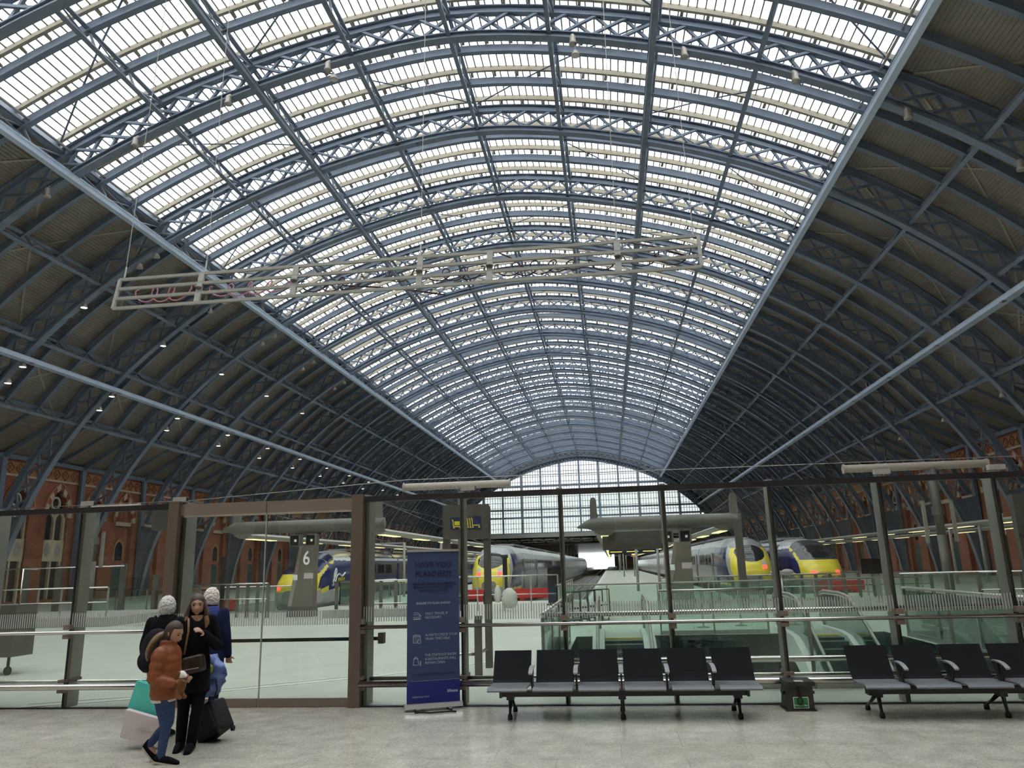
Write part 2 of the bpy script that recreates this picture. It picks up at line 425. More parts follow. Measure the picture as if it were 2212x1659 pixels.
# slender intermediate ribs, two between each pair of main ribs
A_SKY = AX(20.5)
for k in range(-1, 18):
    for j in (1, 2):
        y = YR[k]+SP*j/3
        lab = f'slender blue intermediate roof rib, {ORD[j-1]} of two beyond the {ORD[max(k, 0)]} lattice arch' if k >= 0 else f'slender blue intermediate roof rib above the top edge, {ORD[j-1]} of two'
        m = MB(); sweep(m, y, rect(.32, 1.34, 1.42), -AX(32.4), AX(32.4), 56); sweep(m, y, rect(.12, 1.42, 1.84), -AX(32.4), AX(32.4), 56)
        t = thing('intermediate_rib', lab, 'roof rib', (XA, y, 20), 'intermediate ribs between the arches')
        m.build('arch_beam', 'steel_blue', t)
        for s in (-1, 1):
            q = PA(s*AX(32.4), 1.7); m = MB().bar((q.x, y, q.y), (XA+s*(HW-.1), y, 11.05), .14, .26); m.build('rafter', 'steel_blue', t)

# longitudinal trussed purlins
PX = [0, 5.2, 10.4, 15.3, 20.6, 24.8, 28.9, 32.1]
pn = {0: 'along the crown', 5.2: 'next to the crown', 10.4: 'above the inner service beam', 15.3: 'midway down the glazing', 20.6: 'along the edge of the glazing', 24.8: 'high on the dark boarding', 28.9: 'above the pale tie beam', 32.1: 'lowest, near the brick wall'}
PCELL = {}
for x in PX:
    for s in ((1,) if x == 0 else (-1, 1)):
        a = s*AX(x) if x else 0.0
        t = thing('purlin', f'trussed blue roof purlin {pn[x]}'+('' if x == 0 else (', right half of the roof' if s > 0 else ', left half of the roof')), 'purlin', tuple(P3(a, Y0, 0)), 'longitudinal purlins')
        for k in range(-1, 18):
            y0, y1 = YR[k], YR[k+1]; m = MB(); up = P3(a, 0, 1)-P3(a, 0, 0)
            b = [P3(a, y0+SP*j/3, .25) for j in range(4)]; c = [P3(a, y0+SP*j/3, 1.5) for j in range(4)]
            m.bar(b[0], b[3], .22, .12, up); m.bar(c[0], c[3], .20, .12, up)
            for j in (1, 2): m.bar(b[j], c[j], .12, .07, (0, 1, 0))
            m.bar(c[0], b[1], .08, .08, up); m.bar(c[3], b[2], .08, .08, up); m.bar(b[1], c[2], .06, .06, up); m.bar(c[1], b[2], .06, .06, up)
            m.build('truss_panel', 'steel_blue', t)

# pale continuous service beams slung under the arches
for x, off, nm, w, h in ((10.4, -.22, 'slung under the glazing', .30, .26), (20.6, -.24, 'slung along the edge of the glazing', .34, .28), (29.7, -.50, 'low over the dark boarding', .52, .24)):
    for s in (-1, 1):
        a = s*AX(x); q = PA(a, off)
        t = thing('service_beam', f'long pale blue box beam {nm}, {"left" if s < 0 else "right"} of the crown', 'beam', (q.x, Y0, q.y), 'long box beams under the arches')
        ya = 14.0 if x < 25 else 10.0
        m = MB(); m.box(q.x-w/2, q.x+w/2, ya, YEND, q.y-h/2, q.y+h/2); m.box(q.x-w/2-.04, q.x+w/2+.04, ya, YEND, q.y+h/2, q.y+h/2+.04)
        m.build('box_section', 'steel_light' if x > 15 else 'steel_blue', t)
        for k in YR:
            if YR[k] < ya: continue
            top = P3(a, YR[k], .0)
            if k <= 6 or True: MB().bar((q.x, YR[k], q.y+h/2), top, .16, .10).build('hanger', 'steel_blue', t)
            if x > 25: MB().box(q.x-.12-s*.2, q.x+.12-s*.2, YR[k]-.22, YR[k]+.1, q.y-h/2-.06, q.y-h/2).build('bracket', 'pale_grey', t)

# roof deck above the boarding, boards as single pieces
def skin_poly(s, off):
    pts = []; a0, a1 = A_SKY, AX(32.6)
    for i in range(26): q = PA(s*(a0+(a1-a0)*i/25), off); pts.append((q.x, q.y))
    pts.append((XA+s*(HW+.2), 11.15+(off-1.95))); return pts
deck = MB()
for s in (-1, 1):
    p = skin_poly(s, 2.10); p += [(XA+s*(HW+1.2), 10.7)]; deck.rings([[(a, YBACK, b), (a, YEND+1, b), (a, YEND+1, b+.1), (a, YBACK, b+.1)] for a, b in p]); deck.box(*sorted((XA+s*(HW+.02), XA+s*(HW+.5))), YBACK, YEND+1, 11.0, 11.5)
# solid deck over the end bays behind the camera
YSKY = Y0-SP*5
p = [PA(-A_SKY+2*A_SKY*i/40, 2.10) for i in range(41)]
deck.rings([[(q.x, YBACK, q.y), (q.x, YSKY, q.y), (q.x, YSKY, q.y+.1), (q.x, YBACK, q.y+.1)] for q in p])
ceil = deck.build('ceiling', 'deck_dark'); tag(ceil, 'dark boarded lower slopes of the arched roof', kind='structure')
ceil['base'] = (0, 0, 0)
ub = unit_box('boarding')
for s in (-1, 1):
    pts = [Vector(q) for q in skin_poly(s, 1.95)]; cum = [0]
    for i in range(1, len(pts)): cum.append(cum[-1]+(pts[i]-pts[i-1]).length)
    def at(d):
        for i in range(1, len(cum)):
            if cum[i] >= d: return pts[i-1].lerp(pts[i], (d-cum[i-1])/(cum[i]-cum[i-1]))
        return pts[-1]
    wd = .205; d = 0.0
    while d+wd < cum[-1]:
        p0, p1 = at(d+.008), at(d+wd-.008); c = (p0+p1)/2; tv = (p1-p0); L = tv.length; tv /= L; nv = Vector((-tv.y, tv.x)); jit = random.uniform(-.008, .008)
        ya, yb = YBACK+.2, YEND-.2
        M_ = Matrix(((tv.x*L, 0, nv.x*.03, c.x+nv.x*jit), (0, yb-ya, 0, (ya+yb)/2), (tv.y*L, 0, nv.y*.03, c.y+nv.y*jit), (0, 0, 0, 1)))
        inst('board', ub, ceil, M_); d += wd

# diagonal flat ties under the roof skin
brc = thing('wind_bracing', 'thin flat diagonal ties crossing between the roof ribs', 'bracing', (XA, Y0, 25))
cells = [(0, 10.4), (10.4, 20.6), (21.4, 28.9), (28.9, 32.5)]
uc = {True: unit_box('cream_paint'), False: unit_box('steel_blue')}
for k in range(-1, 9):
    for s in (-1, 1):
        for xa, xb in cells:
            for fl in (0, 1):
                if (k+fl) % 2 and xa < 20: continue
                aa, ab = s*AX(xa) if xa else 0.0, s*AX(xb); pa, pb = (aa, ab) if fl else (ab, aa); n = 4
                pts = [P3(pa+(pb-pa)*i/n, YR[k]+.2+(SP-.4)*i/n, 1.90 if xa > 20 else 1.95) for i in range(n+1)]
                for i in range(n): inst('diagonal_tie', uc[xa > 20], brc, barM(pts[i], pts[i+1], .13 if xa > 20 else .10, .02, P3(pa, 0, 1)-P3(pa, 0, 0)))

# glazed middle of the roof: panes, glazing bars, cream gutters with brackets
sky = bpy.data.objects.new('skylight', None); COL.objects.link(sky); sky.location = (XA, Y0, 28)
sky['base'] = (XA, Y0, 28); tag(sky, 'long glazed skylight band over the middle of the arched roof', kind='structure')
NP = 102; dA = 2*A_SKY/NP; GO = 2.42
rest = MB(); bars = MB(); upane = MB().box(-.5, .5, -.5, .5, -.5, .5).mesh('pane'); upane.materials.append(MATS['roof_glass'])
ubar = unit_box('post_grey')
cand = []
lines = []
for k in range(-5, 18):
    for j in range(3): lines.append((k, j, Y0+SP*(k+j/3)))
for k, j, y in lines:
    ya, yb = y+.03, y+SP/3-.03
    for i in range(NP):
        a0, a1 = -A_SKY+i*dA, -A_SKY+(i+1)*dA
        cand.append((math.hypot(PA((a0+a1)/2).x, y+1.5) + (40 if y < 24 else 0), k, j, a0, a1, ya, yb))
cand.sort(key=lambda c: c[0])
# the panes that show largest: nearest bays inside the frame
single = [c for c in cand if 24 < c[5] and not (c[1] < 0 and abs(c[3]) < 13)][:300]
ids = set((c[1], c[2], round(c[3], 3)) for c in single)
for d, k, j, a0, a1, ya, yb in cand:
    q0, q1 = PA(a0+.02, GO), PA(a1-.02, GO)
    if (k, j, round(a0, 3)) in ids:
        inst('pane', upane, sky, barM(((q0.x+q1.x)/2, ya, (q0.y+q1.y)/2), ((q0.x+q1.x)/2, yb, (q0.y+q1.y)/2), (q1-q0).length, .012, (-(q1.y-q0.y), 0, (q1.x-q0.x))))
    else:
        rest.add([(q0.x, ya, q0.y), (q1.x, ya, q1.y), (q1.x, yb, q1.y), (q0.x, yb, q0.y)], [(0, 1, 2, 3)])
    b = PA(a0, GO-.02); n = PA(a0, 1)-PA(a0, 0)
    bars.bar((b.x, ya-.03, b.y), (b.x, yb+.03, b.y), .07, .10, (n.x, 0, n.y))
tag(rest.build('far_panes', 'roof_glass', sky), kind='stuff')
tag(bars.build('glazing_bars', 'post_grey', sky), kind='stuff')
for k, j, y in lines:
    ye = y+SP/3
    m = MB(); sweep(m, ye-.42, rect(.18, 2.00, 2.12), -A_SKY, A_SKY, 48); sweep(m, ye-.34, rect(.06, 2.10, 2.40), -A_SKY, A_SKY, 48); sweep(m, ye-.48, rect(.05, 2.05, 2.16), -A_SKY, A_SKY, 48)
    m.build('gutter', 'cream_paint', sky)
    m = MB()
    for i in range(0, NP, 3):
        a = -A_SKY+(i+.5)*dA; m.bar(P3(a, ye-.40, 2.03), P3(a, ye-.06, 1.88), .16, .06); m.bar(P3(a, ye-.22, 1.90), P3(a, ye-.22, 2.10), .06, .05)
    tag(m.build('gutter_brackets', 'cream_paint', sky), kind='stuff')
for s in (-1, 1):
    a = s*(A_SKY+.05); m = MB(); q = PA(a, 2.0); n = PA(a, 1)-PA(a, 0); q1 = PA(a, 2.6)
    m.bar((q.x, YSKY, q.y), (q.x, YEND, q.y), .28, .9, (n.x, 0, n.y)); m.build('skylight_kerb', 'steel_blue', sky)
    q = PA(s*(A_SKY-.35), 1.55); m = MB(); m.tube([(q.x, YSKY, q.y), (q.x, YEND, q.y)], .07); m.build('pipe', 'pale_grey', sky)

# floodlights and drum speakers hung on the ribs
def speaker_mesh():
    m = MB(); m.lathe((0, 0, -.62), [(.05, 0), (.20, .02), (.20, .12), (.16, .16), (.14, .50), (.10, .55)], 16); m.box(-.07, .07, .1, .15, -.5, .12); return m
def lamp_mesh():
    m = MB(); m.lathe((0, 0, -.55), [(.22, 0), (.21, .06), (.15, .22), (.09, .32)], 16); m.tube([(0, 0, -.25), (0, 0, .05)], .02, 6); return m
sp0 = speaker_mesh(); lp0 = lamp_mesh(); lens = MB().lathe((0, 0, -.555), [(.01, 0), (.19, 0), (.19, .012), (.01, .012)], 16)
def hang(kind, k, x, dz, label, lit=False):
    s = 1 if x > 0 else -1; a = s*AX(abs(x)); q = PA(a, -.05); y = YR[k]-.30
    t = thing('drum_speaker' if kind == 'sp' else 'floodlight', label, 'speaker' if kind == 'sp' else 'lamp', (q.x, y, q.y+dz), 'speakers and lamps hung on the arches')
    if kind == 'sp': sp0.build('drum_body', 'lamp_metal', t, True, False)
    else: lp0.build('lamp_housing', 'lamp_metal', t, True, False); lens.build('lens', 'glow_white' if lit else 'lens_clear', t, False, False)
side = lambda x: 'left' if x < 0 else 'right'
for x in (-6.45, 6.45, -11.9, 11.9, -17, 17, -21.8, 21.8, -26.2, 26.2):
    wh = {6.45: 'beside the crown', 11.9: 'one place out from the crown', 17: 'two places out from the crown', 21.8: 'at the edge of the glazing', 26.2: 'on the dark boarded slope'}[abs(x)]
    hang('sp', 0, x, .15, f'grey drum speaker on the first arch {wh}, {side(x)} side')
for x in (-6.1, 6.55): hang('lamp', 0, x, -.55, f'small lamp hanging below the speaker beside the crown, {side(x)} side')
for k in range(1, 12):
    for x in ((-30.5, -29.6) if k < 10 else (-30.0,)):
        hang('lamp', k, x, -.30, f'lit lamp under the pale left tie beam at the {ORD[k]} arch'+(', outer of the pair' if x == -30.5 else ', inner of the pair' if k < 10 else ''), True)
for k in range(1, 6):
    for x in (-22.2, -21.1): hang('lamp', k, x, -.1, f'grey lamp under the left glazing edge at the {ORD[k]} arch, {"outer" if x < -22 else "inner"} of the pair')
    hang('lamp', k, -25.8, .0, f'small lit lamp on the left boarded slope at the {ORD[k]} arch', True)
for k in range(1, 5):
    hang('lamp', k, 32.6, -.1, f'small white lamp near the right brick wall at the {ORD[k]} arch', False)
# ------------------------------------------------------------------ brick side walls with pointed arches
def arch_pts(cy, hw, zs, za, n=8):
    """pointed arch line from (cy-hw, zs) over (cy, za) to (cy+hw, zs) in (y, z)"""
    h = za-zs; r = (h*h+hw*hw)/(2*hw); out = []
    for i in range(n+1):
        t = math.acos(1-hw/r)*i/n; out.append((cy-hw+r*(1-math.cos(t)), zs+r*math.sin(t)))
    return out+[(2*cy-y, z) for y, z in reversed(out[:-1])]
ZT = 11.2
win_n = [0]
for s in (-1, 1):
    XW = XA+s*HW; sd = 'left' if s < 0 else 'right'
    wm = MB(); rev = .45
    def F(y, z, d): return (XW+s*d, y, z)
    wm.add([F(YBACK, -.2, 0), F(YR[1], -.2, 0), F(YR[1], ZT, 0), F(YBACK, ZT, 0)], [(0, 1, 2, 3)])
    cellsY = []
    for k in range(1, 18):
        yc = YR[k]+SP/2
        cellsY += [(k, 0, YR[k], yc, YR[k]+SP*.25+.04), (k, 1, yc, YR[k+1], YR[k]+SP*.75-.04)]
    HO, ZS, ZA, ZB = 1.22, 6.75, 9.0, .2
    for k, h, ya, yb, cy in cellsY:
        ap = arch_pts(cy, HO, ZS, ZA)
        inner = [(cy-HO, ZB)]+ap+[(cy+HO, ZB)]; n = len(inner)
        outer = []
        for i, (y, z) in enumerate(inner):
            if i <= 1: outer.append((ya, z))
            elif i >= n-2: outer.append((yb, z))
            else:
                f = (y-(cy-HO))/(2*HO); outer.append((ya+(yb-ya)*f, ZT))
        outer[1] = (ya, ZS); outer[n-2] = (yb, ZS)
        outer[2] = (ya, ZT); outer[n-3] = (yb, ZT)
        vi = [F(y, z, 0) for y, z in inner]; vo = [F(y, z, 0) for y, z in outer]; vb = [F(y, z, rev) for y, z in inner]
        wm.add(vi+vo+vb, [(i, i+1, n+i+1, n+i) for i in range(n-1)]+[(i, i+1, 2*n+i+1, 2*n+i) for i in range(n-1)])
        wm.add([F(ya, -.2, 0), F(yb, -.2, 0), F(yb, ZB, 0), F(ya, ZB, 0)], [(0, 1, 2, 3)])
        wm.add([F(cy-HO, ZB, 0), F(cy+HO, ZB, 0), F(cy+HO, ZB, rev), F(cy-HO, ZB, rev)], [(0, 1, 2, 3)])
    wall = wm.build('wall_'+sd, 'brick_wall'); tag(wall, f'red brick {sd} side wall with pointed arches', kind='structure'); wall['base'] = (0, 0, 0)
    for k, h, ya, yb, cy in cellsY:
        win_n[0] += 1; near = k <= 6
        t = bpy.data.objects.new(f'window_{win_n[0]}', None); COL.objects.link(t); t.location = (XW, cy, 0); t['base'] = (XW, cy, 0); t['kind'] = 'structure'
        t['label'] = f'pointed brick and stone window arch in the {sd} wall, {ORD[(k-1)*2+h] if (k-1)*2+h < 24 else "far"} along'
        def G(y, z, d): return (XW+s*d, y, z)
        ap = arch_pts(cy, HO, ZS, ZA, 6); op = arch_pts(cy, HO+.42, ZS, ZA+.52, 6); m = {0: MB(), 1: MB()}
        for i in range(len(ap)-1):
            poly = [ap[i], ap[i+1], op[i+1], op[i]]
            mb = MB(); mb.prism(poly, G, -.05-.02*(i % 2), .12)
            if near: mb.build('voussoir', 'stone' if i % 2 else 'red_stone', t)
            else: m[i % 2].v and None; m[i % 2].add(mb.v, mb.f)
        if not near:
            for c in (0, 1): tag(m[c].build('voussoirs', 'stone' if c else 'red_stone', t), kind='stuff')
        oo = arch_pts(cy, HO+.55, ZS, ZA+.66, 6); hm = MB()
        for i in range(len(op)-1): hm.prism([op[i], op[i+1], oo[i+1], oo[i]], G, -.12, .05)
        hm.build('hood_mould', 'terracotta', t)
        # back of the recess
        tracery = (s < 0 and k in (1, 2)) or (s > 0 and k % 3 == 0)
        ib = arch_pts(cy, HO, ZS, ZA, 8)
        bp = [(cy-HO, ZB)]+ib+[(cy+HO, ZB)]
        mb = MB(); mb.prism(bp, G, .40, .48); mb.build('window_glass' if tracery else 'blind_panel', 'window_dark' if tracery else 'brick_wall', t)
        if tracery:
            mb = MB(); mb.box(min(XW+s*.18, XW+s*.4), max(XW+s*.18, XW+s*.4), cy-.09, cy+.09, ZB, ZS+.4)
            for q in (-1, 1):
                mb.box(min(XW+s*.2, XW+s*.4), max(XW+s*.2, XW+s*.4), cy+q*(HO-.10)-.1, cy+q*(HO-.10)+.1, ZB, ZS)
                la = arch_pts(cy+q*.62, .50, ZS-.4, ZS+.35, 5); lo = arch_pts(cy+q*.62, .64, ZS-.4, ZS+.52, 5)
                for i in range(len(la)-1): mb.prism([la[i], la[i+1], lo[i+1], lo[i]], G, .22, .38)
            ring = [(cy+.42*math.cos(a), 7.85+.42*math.sin(a)) for a in [2*math.pi*i/16 for i in range(16)]]
            for i in range(16):
                a, b = 2*math.pi*i/16, 2*math.pi*(i+1)/16
                mb.prism([(cy+.40*math.cos(a), 7.9+.40*math.sin(a)), (cy+.40*math.cos(b), 7.9+.40*math.sin(b)), (cy+.54*math.cos(b), 7.9+.54*math.sin(b)), (cy+.54*math.cos(a), 7.9+.54*math.sin(a))], G, .22, .38)
            mb.build('tracery', 'stone', t)
            mb = MB(); mb.box(min(XW+s*.14, XW+s*.42), max(XW+s*.14, XW+s*.42), cy-HO, cy+HO, 3.2, 4.9); mb.build('stone_apron', 'stone', t)
            for q in (-1, 1):
                mb = MB(); mb.ell((XW+s*.14, cy+q*.6, 4.1), .06, .34, .55, 12, 8); mb.build('panel_boss', 'pale_grey', t)
        else:
            x0, x1 = sorted((XW+s*.10, XW+s*.45)); MB().box(x0, x1, cy-HO, cy+HO, 6.45, 6.8).build('string_course', 'stone', t)
            la = arch_pts(cy, .55, 4.3, 5.0, 5); lo = arch_pts(cy, .78, 4.3, 5.3, 5); mb = MB()
            for i in range(len(la)-1): mb.prism([la[i], la[i+1], lo[i+1], lo[i]], G, .30, .42)
            mb.box(*sorted((XW+s*.30, XW+s*.42)), cy-.78, cy-.55, 3.3, 4.3); mb.box(*sorted((XW+s*.30, XW+s*.42)), cy+.55, cy+.78, 3.3, 4.3); mb.build('small_arch', 'terracotta', t)
            mb = MB(); mb.prism([(cy-.55, 3.3)]+la+[(cy+.55, 3.3)], G, .36, .44); mb.build('small_light', 'window_dark', t)
            dl = arch_pts(cy, .75, 2.3, 2.9, 5); mb = MB(); mb.prism([(cy-.75, .25)]+dl+[(cy+.75, .25)], G, .33, .44); mb.build('door_leaf', 'teal_door', t)
    # frieze with lozenges, gutter cresting and a stone band, bay by bay
    for k in range(1, 18):
        x0, x1 = sorted((XW, XW-s*.06))
        MB().box(x0, x1, YR[k]+.3, YR[k+1]-.3, 9.72, 10.70).build('frieze', 'terracotta', wall)
        x0, x1 = sorted((XW, XW-s*.12)); MB().box(x0, x1, YR[k]+.25, YR[k+1]-.25, 9.58, 9.74).build('stone_band', 'stone', wall)
        MB().box(x0, x1, YR[k]+.25, YR[k+1]-.25, 10.68, 10.80).build('stone_band', 'red_stone', wall)
        x0, x1 = sorted((XW-s*.10, XW-s*.35)); MB().box(x0, x1, YR[k]+.2, YR[k+1]-.2, 10.82, 11.15).build('valance', 'steel_blue', wall)
        if k <= 6:
            for i in range(8):
                cy = YR[k]+.9+i*(SP-1.8)/7; mb = MB(); q = .40
                for (a, b), (c, d) in (((0, q), (q, 0)), ((q, 0), (0, -q)), ((0, -q), (-q, 0)), ((-q, 0), (0, q))):
                    mb.bar((XW-s*.08, cy+a, 10.21+b), (XW-s*.08, cy+c, 10.21+d), .05, .07, (s, 0, 0))
                mb.ell((XW-s*.06, cy, 10.21), .05, .13, .13, 8, 6); mb.build('lozenge', 'red_stone', wall)

# ------------------------------------------------------------------ end walls
bk = MB().box(XA-HW-.5, XA+HW+.5, YBACK-.6, YBACK, -.2, 32)
wb = bk.build('wall_back', 'stone'); tag(wb, 'pale stone end wall behind the camera', kind='structure'); wb['base'] = (0, 0, 0)
for i in range(14):
    for j in range(3):
        x = -38+i*4.7; z = 3.0+j*5.2
        mb = MB(); mb.box(x-.7, x+.7, YBACK-.02, YBACK+.03, z, z+2.6); mb.build('end_wall_window', 'window_dark', wb)
# far gable: arch band, mullions, transoms, fine bars and panes
YG = YEND+.5
gw = bpy.data.objects.new('window_gable', None); COL.objects.link(gw); gw['base'] = (XA, YG, 9); gw.location = (XA, YG, 9)
tag(gw, 'tall white glazed gable closing the far end of the shed', kind='structure')
def ztop(x):
    return PA(math.copysign(AX(min(abs(x), 37)), x), -.9).y-.0 if abs(x) < 36 else 5
ZG = 9.6
mb = MB(); sweep(mb, YG, rect(.5, -1.05, -.75), -AX(33), AX(33), 60); sweep(mb, YG, rect(.4, -.1, .2), -AX(33), AX(33), 60); mb.build('gable_arch', 'steel_blue', gw)
lat = MB()
for i in range(-36, 36):
    a0, a1 = i*.95, (i+1)*.95
    lat.bar(P3(a0, YG, -.8), P3(a1, YG, -.05), .12, .12, (0, 1, 0)); lat.bar(P3(a0, YG, -.05), P3(a1, YG, -.8), .12, .12, (0, 1, 0))
tag(lat.build('gable_lattice', 'steel_light', gw), kind='stuff')
xs = [i*4.95 for i in range(-6, 7)]
for x in xs:
    if ztop(x) > ZG+.5: MB().box(XA+x-.22, XA+x+.22, YG-.25, YG+.15, ZG, ztop(x)).build('mullion', 'steel_blue', gw)
tz = [ZG, 13.6, 15.6, 21.6]
for z in tz:
    x = 31
    while ztop(x) < z: x -= .25
    MB().box(XA-x, XA+x, YG-.22, YG+.12, z-.22, z+.22).build('transom', 'steel_blue', gw)
fb = MB()
for i in range(-48, 49):
    x = i*.66
    if ztop(x) > ZG: fb.box(XA+x-.05, XA+x+.05, YG-.05, YG+.03, ZG, ztop(x))
z = ZG+1.3
while z < 27.6:
    x = 31
    while ztop(x) < z and x > 0: x -= .2
    fb.box(XA-x, XA+x, YG-.05, YG+.03, z-.05, z+.05); z += 1.3
tag(fb.build('glazing_bars', 'grey_paint', gw), kind='stuff')
for i in range(len(xs)-1):
    xa, xb = xs[i], xs[i+1]
    for j in range(4):
        z0 = tz[j]; z1 = tz[j+1] if j < 3 else 99; pts = []
        n = 6; top = [(xa+(xb-xa)*q/n, min(z1, ztop(xa+(xb-xa)*q/n))) for q in range(n+1)]
        if max(t[1] for t in top) < z0+.3: continue
        poly = [(xa, z0), (xb, z0)]+[(a, max(b, z0+.01)) for a, b in reversed(top)]
        m = MB(); m.add([(XA+a, YG+.05, b) for a, b in poly], [tuple(range(len(poly)))]); m.build('pane', 'gable_glass', gw)
# walls either side of the gable opening and spandrels
gs = MB()
for s in (-1, 1):
    x0, x1 = sorted((XA+s*30.5, XA+s*(HW+.3))); gs.box(x0, x1, YG, YG+.4, -1.2, 20)
for i in range(60):
    a0, a1 = -AX(33)+2*AX(33)*i/60, -AX(33)+2*AX(33)*(i+1)/60
    p, q, u, v = P3(a0, YG+.3, -.95), P3(a1, YG+.3, -.95), P3(a1, YG+.3, 2.6), P3(a0, YG+.3, 2.6)
    gs.add([p, q, u, v], [(0, 1, 2, 3)])
tag(gs.build('wall_gable', 'deck_dark'), 'dark end wall around the far gable window', kind='structure')
# flat-roofed extension beyond the gable
ex = MB(); ex.box(XA-HW-2, XA+HW+2, YG-1.5, YG+230, 9.0, 9.5); ex.box(XA-HW-2, XA+HW+2, YG-1.6, YG-1.2, 8.55, 9.0)
exo = ex.build('roof_extension', 'pale_grey'); tag(exo, 'flat roof of the platform extension beyond the gable', kind='structure'); exo['base'] = (0, 0, 0)
for i in range(22):
    for r in range(3):
        x = XA-34+i*3.1+(r % 2)*1.5; MB().box(x, x+2.5, YG-1+r*2.6, YG-.4+r*2.6, 7.95-r*.25, 8.07-r*.25).build('roof_slat', 'canopy_white', exo)
MB().box(XA-HW-2, XA+HW+2, YG+6, YG+230, 6.9, 7.0).build('shade_soffit', 'kiosk_navy', exo)  # navy colour stands in for the interior shade under the extension roof
for s in (-1, 1):
    x0, x1 = sorted((XA+s*HW, XA+s*(HW+.4))); tag(MB().box(x0, x1, YG, YG+230, -1.3, 9.2).build('wall_extension', 'kiosk_navy'), f'dark {"left" if s < 0 else "right"} wall under the platform extension, navy standing for its shade', kind='structure')  # side walls painted navy for the same interior shade
MB().box(XA-HW, -17, YG+224, YG+225, -1.5, 9).build('shade_end_screen', 'kiosk_navy', exo); MB().box(2.0, XA+HW, YG+224, YG+225, -1.5, 9).build('shade_end_screen', 'kiosk_navy', exo)  # added navy walls that darken the far end around one bright gap
for i in range(4):
    for x in (-12, 2.3, 17): MB().tube([(x, YG+4+i*20, 0), (x, YG+4+i*20, 7)], .35, 10).build('column', 'canopy_white', exo, True)

# ------------------------------------------------------------------ floors, track pits
D = 10.95
fl = MB().box(XA-HW, XA+HW, YBACK, D+.02, -.3, 0).build('floor', 'concourse_floor'); tag(fl, 'speckled grey concourse floor in front of the glass screen', kind='structure')
pits = [(-22.6, -15.2, 36.4), (-9.0, -1.4, 42.0), (6.2, 13.9, 43.0)]
VX0, VX1, VY0, VY1 = -1.0, 6.7, 12.35, 20.9
pf = MB()
def slab(x0, x1, y0, y1): pf.box(x0, x1, y0, y1, -1.3, 0)
slab(XA-HW, VX0, D+.02, 36.4); slab(XA-HW, -22.6, 36.4, 38); slab(-15.2, VX0, 36.4, 38); slab(VX1, XA+HW, D+.02, 38); slab(VX0, VX1, D+.02, VY0); slab(VX0, VX1, VY1, 38)
xs_ = [XA-HW]
for a, b, c in pits: xs_ += [a, b]
xs_.append(XA+HW)
for i in range(0, len(xs_), 2): slab(xs_[i], xs_[i+1], 38, YG+225)
for a, b, c in pits:
    if c > 38: slab(a, b, 38, c)
pfo = pf.build('floor_platform', 'platform_floor'); tag(pfo, 'pale grey platform floor beyond the glass screen', kind='structure'); pfo['base'] = (0, 0, 0)
for a, b, c in pits:
    for x in (a, b):
        s = 1 if x == b else -1
        MB().box(*sorted((x+s*.12, x+s*.22)), c, YG+100, 0, .006).build('edge_line', 'platform_white', pfo)
    MB().box(a, b, c, YG+225, -1.5, -1.15).build('track_bed', 'pit_grey', pfo)
    for tx in ((a+b)/2-1.95, (a+b)/2+1.95):
        for q in (-.72, .72): MB().box(tx+q-.035, tx+q+.035, c+.5, YG+225, -1.15, -.98).build('running_rail', 'rail_steel', pfo)
# white guidance line curving across the platform
def gline(pts, w=.06):
    m = MB()
    for p, q in zip(pts[:-1], pts[1:]): m.bar((*p, .006), (*q, .006), w, .008)
    return m.build('floor_line', 'platform_white', pfo)
gline([(-8.9, 10.98), (-7.0, 11.9), (-4.3, 13.9), (-2.0, 16.2)])
gline([(-8.9, 11.02+.3), (-7.0, 12.2), (-4.3, 14.2)], .025)
# ------------------------------------------------------------------ glass screen
scr = thing('glass_screen', 'frameless glass screen with steel handrails across the concourse', 'screen', (-.68, D, 0))
JL = [-12.45, -10.99, -9.53, -8.06, -6.58]; JR = [-3.56, -2.11, -.68, .78, 2.24, 3.70, 5.17, 6.63, 8.09]
def panes(J):
    for a, b in zip(J[:-1], J[1:]):
        p = MB().box(a+.008, b-.008, D-.006, D+.006, .01, 2.86).build('pane', 'screen_glass', scr)
        m = MB(); x = a+.02
        while x < b-.03: m.box(x, x+.014, D-.0075, D-.0062, 1.13, 1.335); x += .0365
        m.build('frit_stripes', 'frit', p, world=False)
panes(JL); panes(JR)
for J in (JL, JR):
    for j in J:
        MB().box(j-.009, j+.009, D-.012, D+.012, .0, 2.86).build('joint_seal', 'black_trim', scr)
        MB().box(j-.028, j+.028, D+.05, D+.30, 0, 2.90).build('post', 'post_grey', scr)
        MB().box(j-.04, j+.04, D-.02, D+.30, 2.87, 2.92).build('post_bracket', 'pale_grey', scr)
        for z0, z1 in ((1.10, 1.17), (.97, 1.03)): MB().box(j-.05, j+.05, D-.09, D+.02, z0, z1).build('clamp', 'bronze_panel', scr)
        MB().box(j-.05, j+.05, D-.09, D+.3, .36, .40).build('clamp', 'bronze_panel', scr); MB().box(j-.05, j+.05, D-.09, D+.02, .22, .26).build('clamp', 'bronze_panel', scr)
    MB().box(J[0], J[-1], D-.03, D+.03, 2.82, 2.90).build('top_rail', 'black_trim', scr)
    MB().tube([(J[0], D-.09, 1.06), (J[-1]+(.0 if J is JR else -.02), D-.09, 1.06)], .026, 10).build('handrail', 'stainless', scr, True)
    MB().tube([(J[0], D-.10, .305), (J[-1], D-.10, .305)], .042, 10).build('lower_rail', 'stainless', scr, True)
    MB().tube([(J[0], D+.22, .335), (J[-1], D+.22, .335)], .028, 8).build('rear_rail', 'stainless', scr, True)
    MB().box(J[0], J[-1], D-.04, D+.04, -.002, .012).build('floor_channel', 'black_trim', scr)
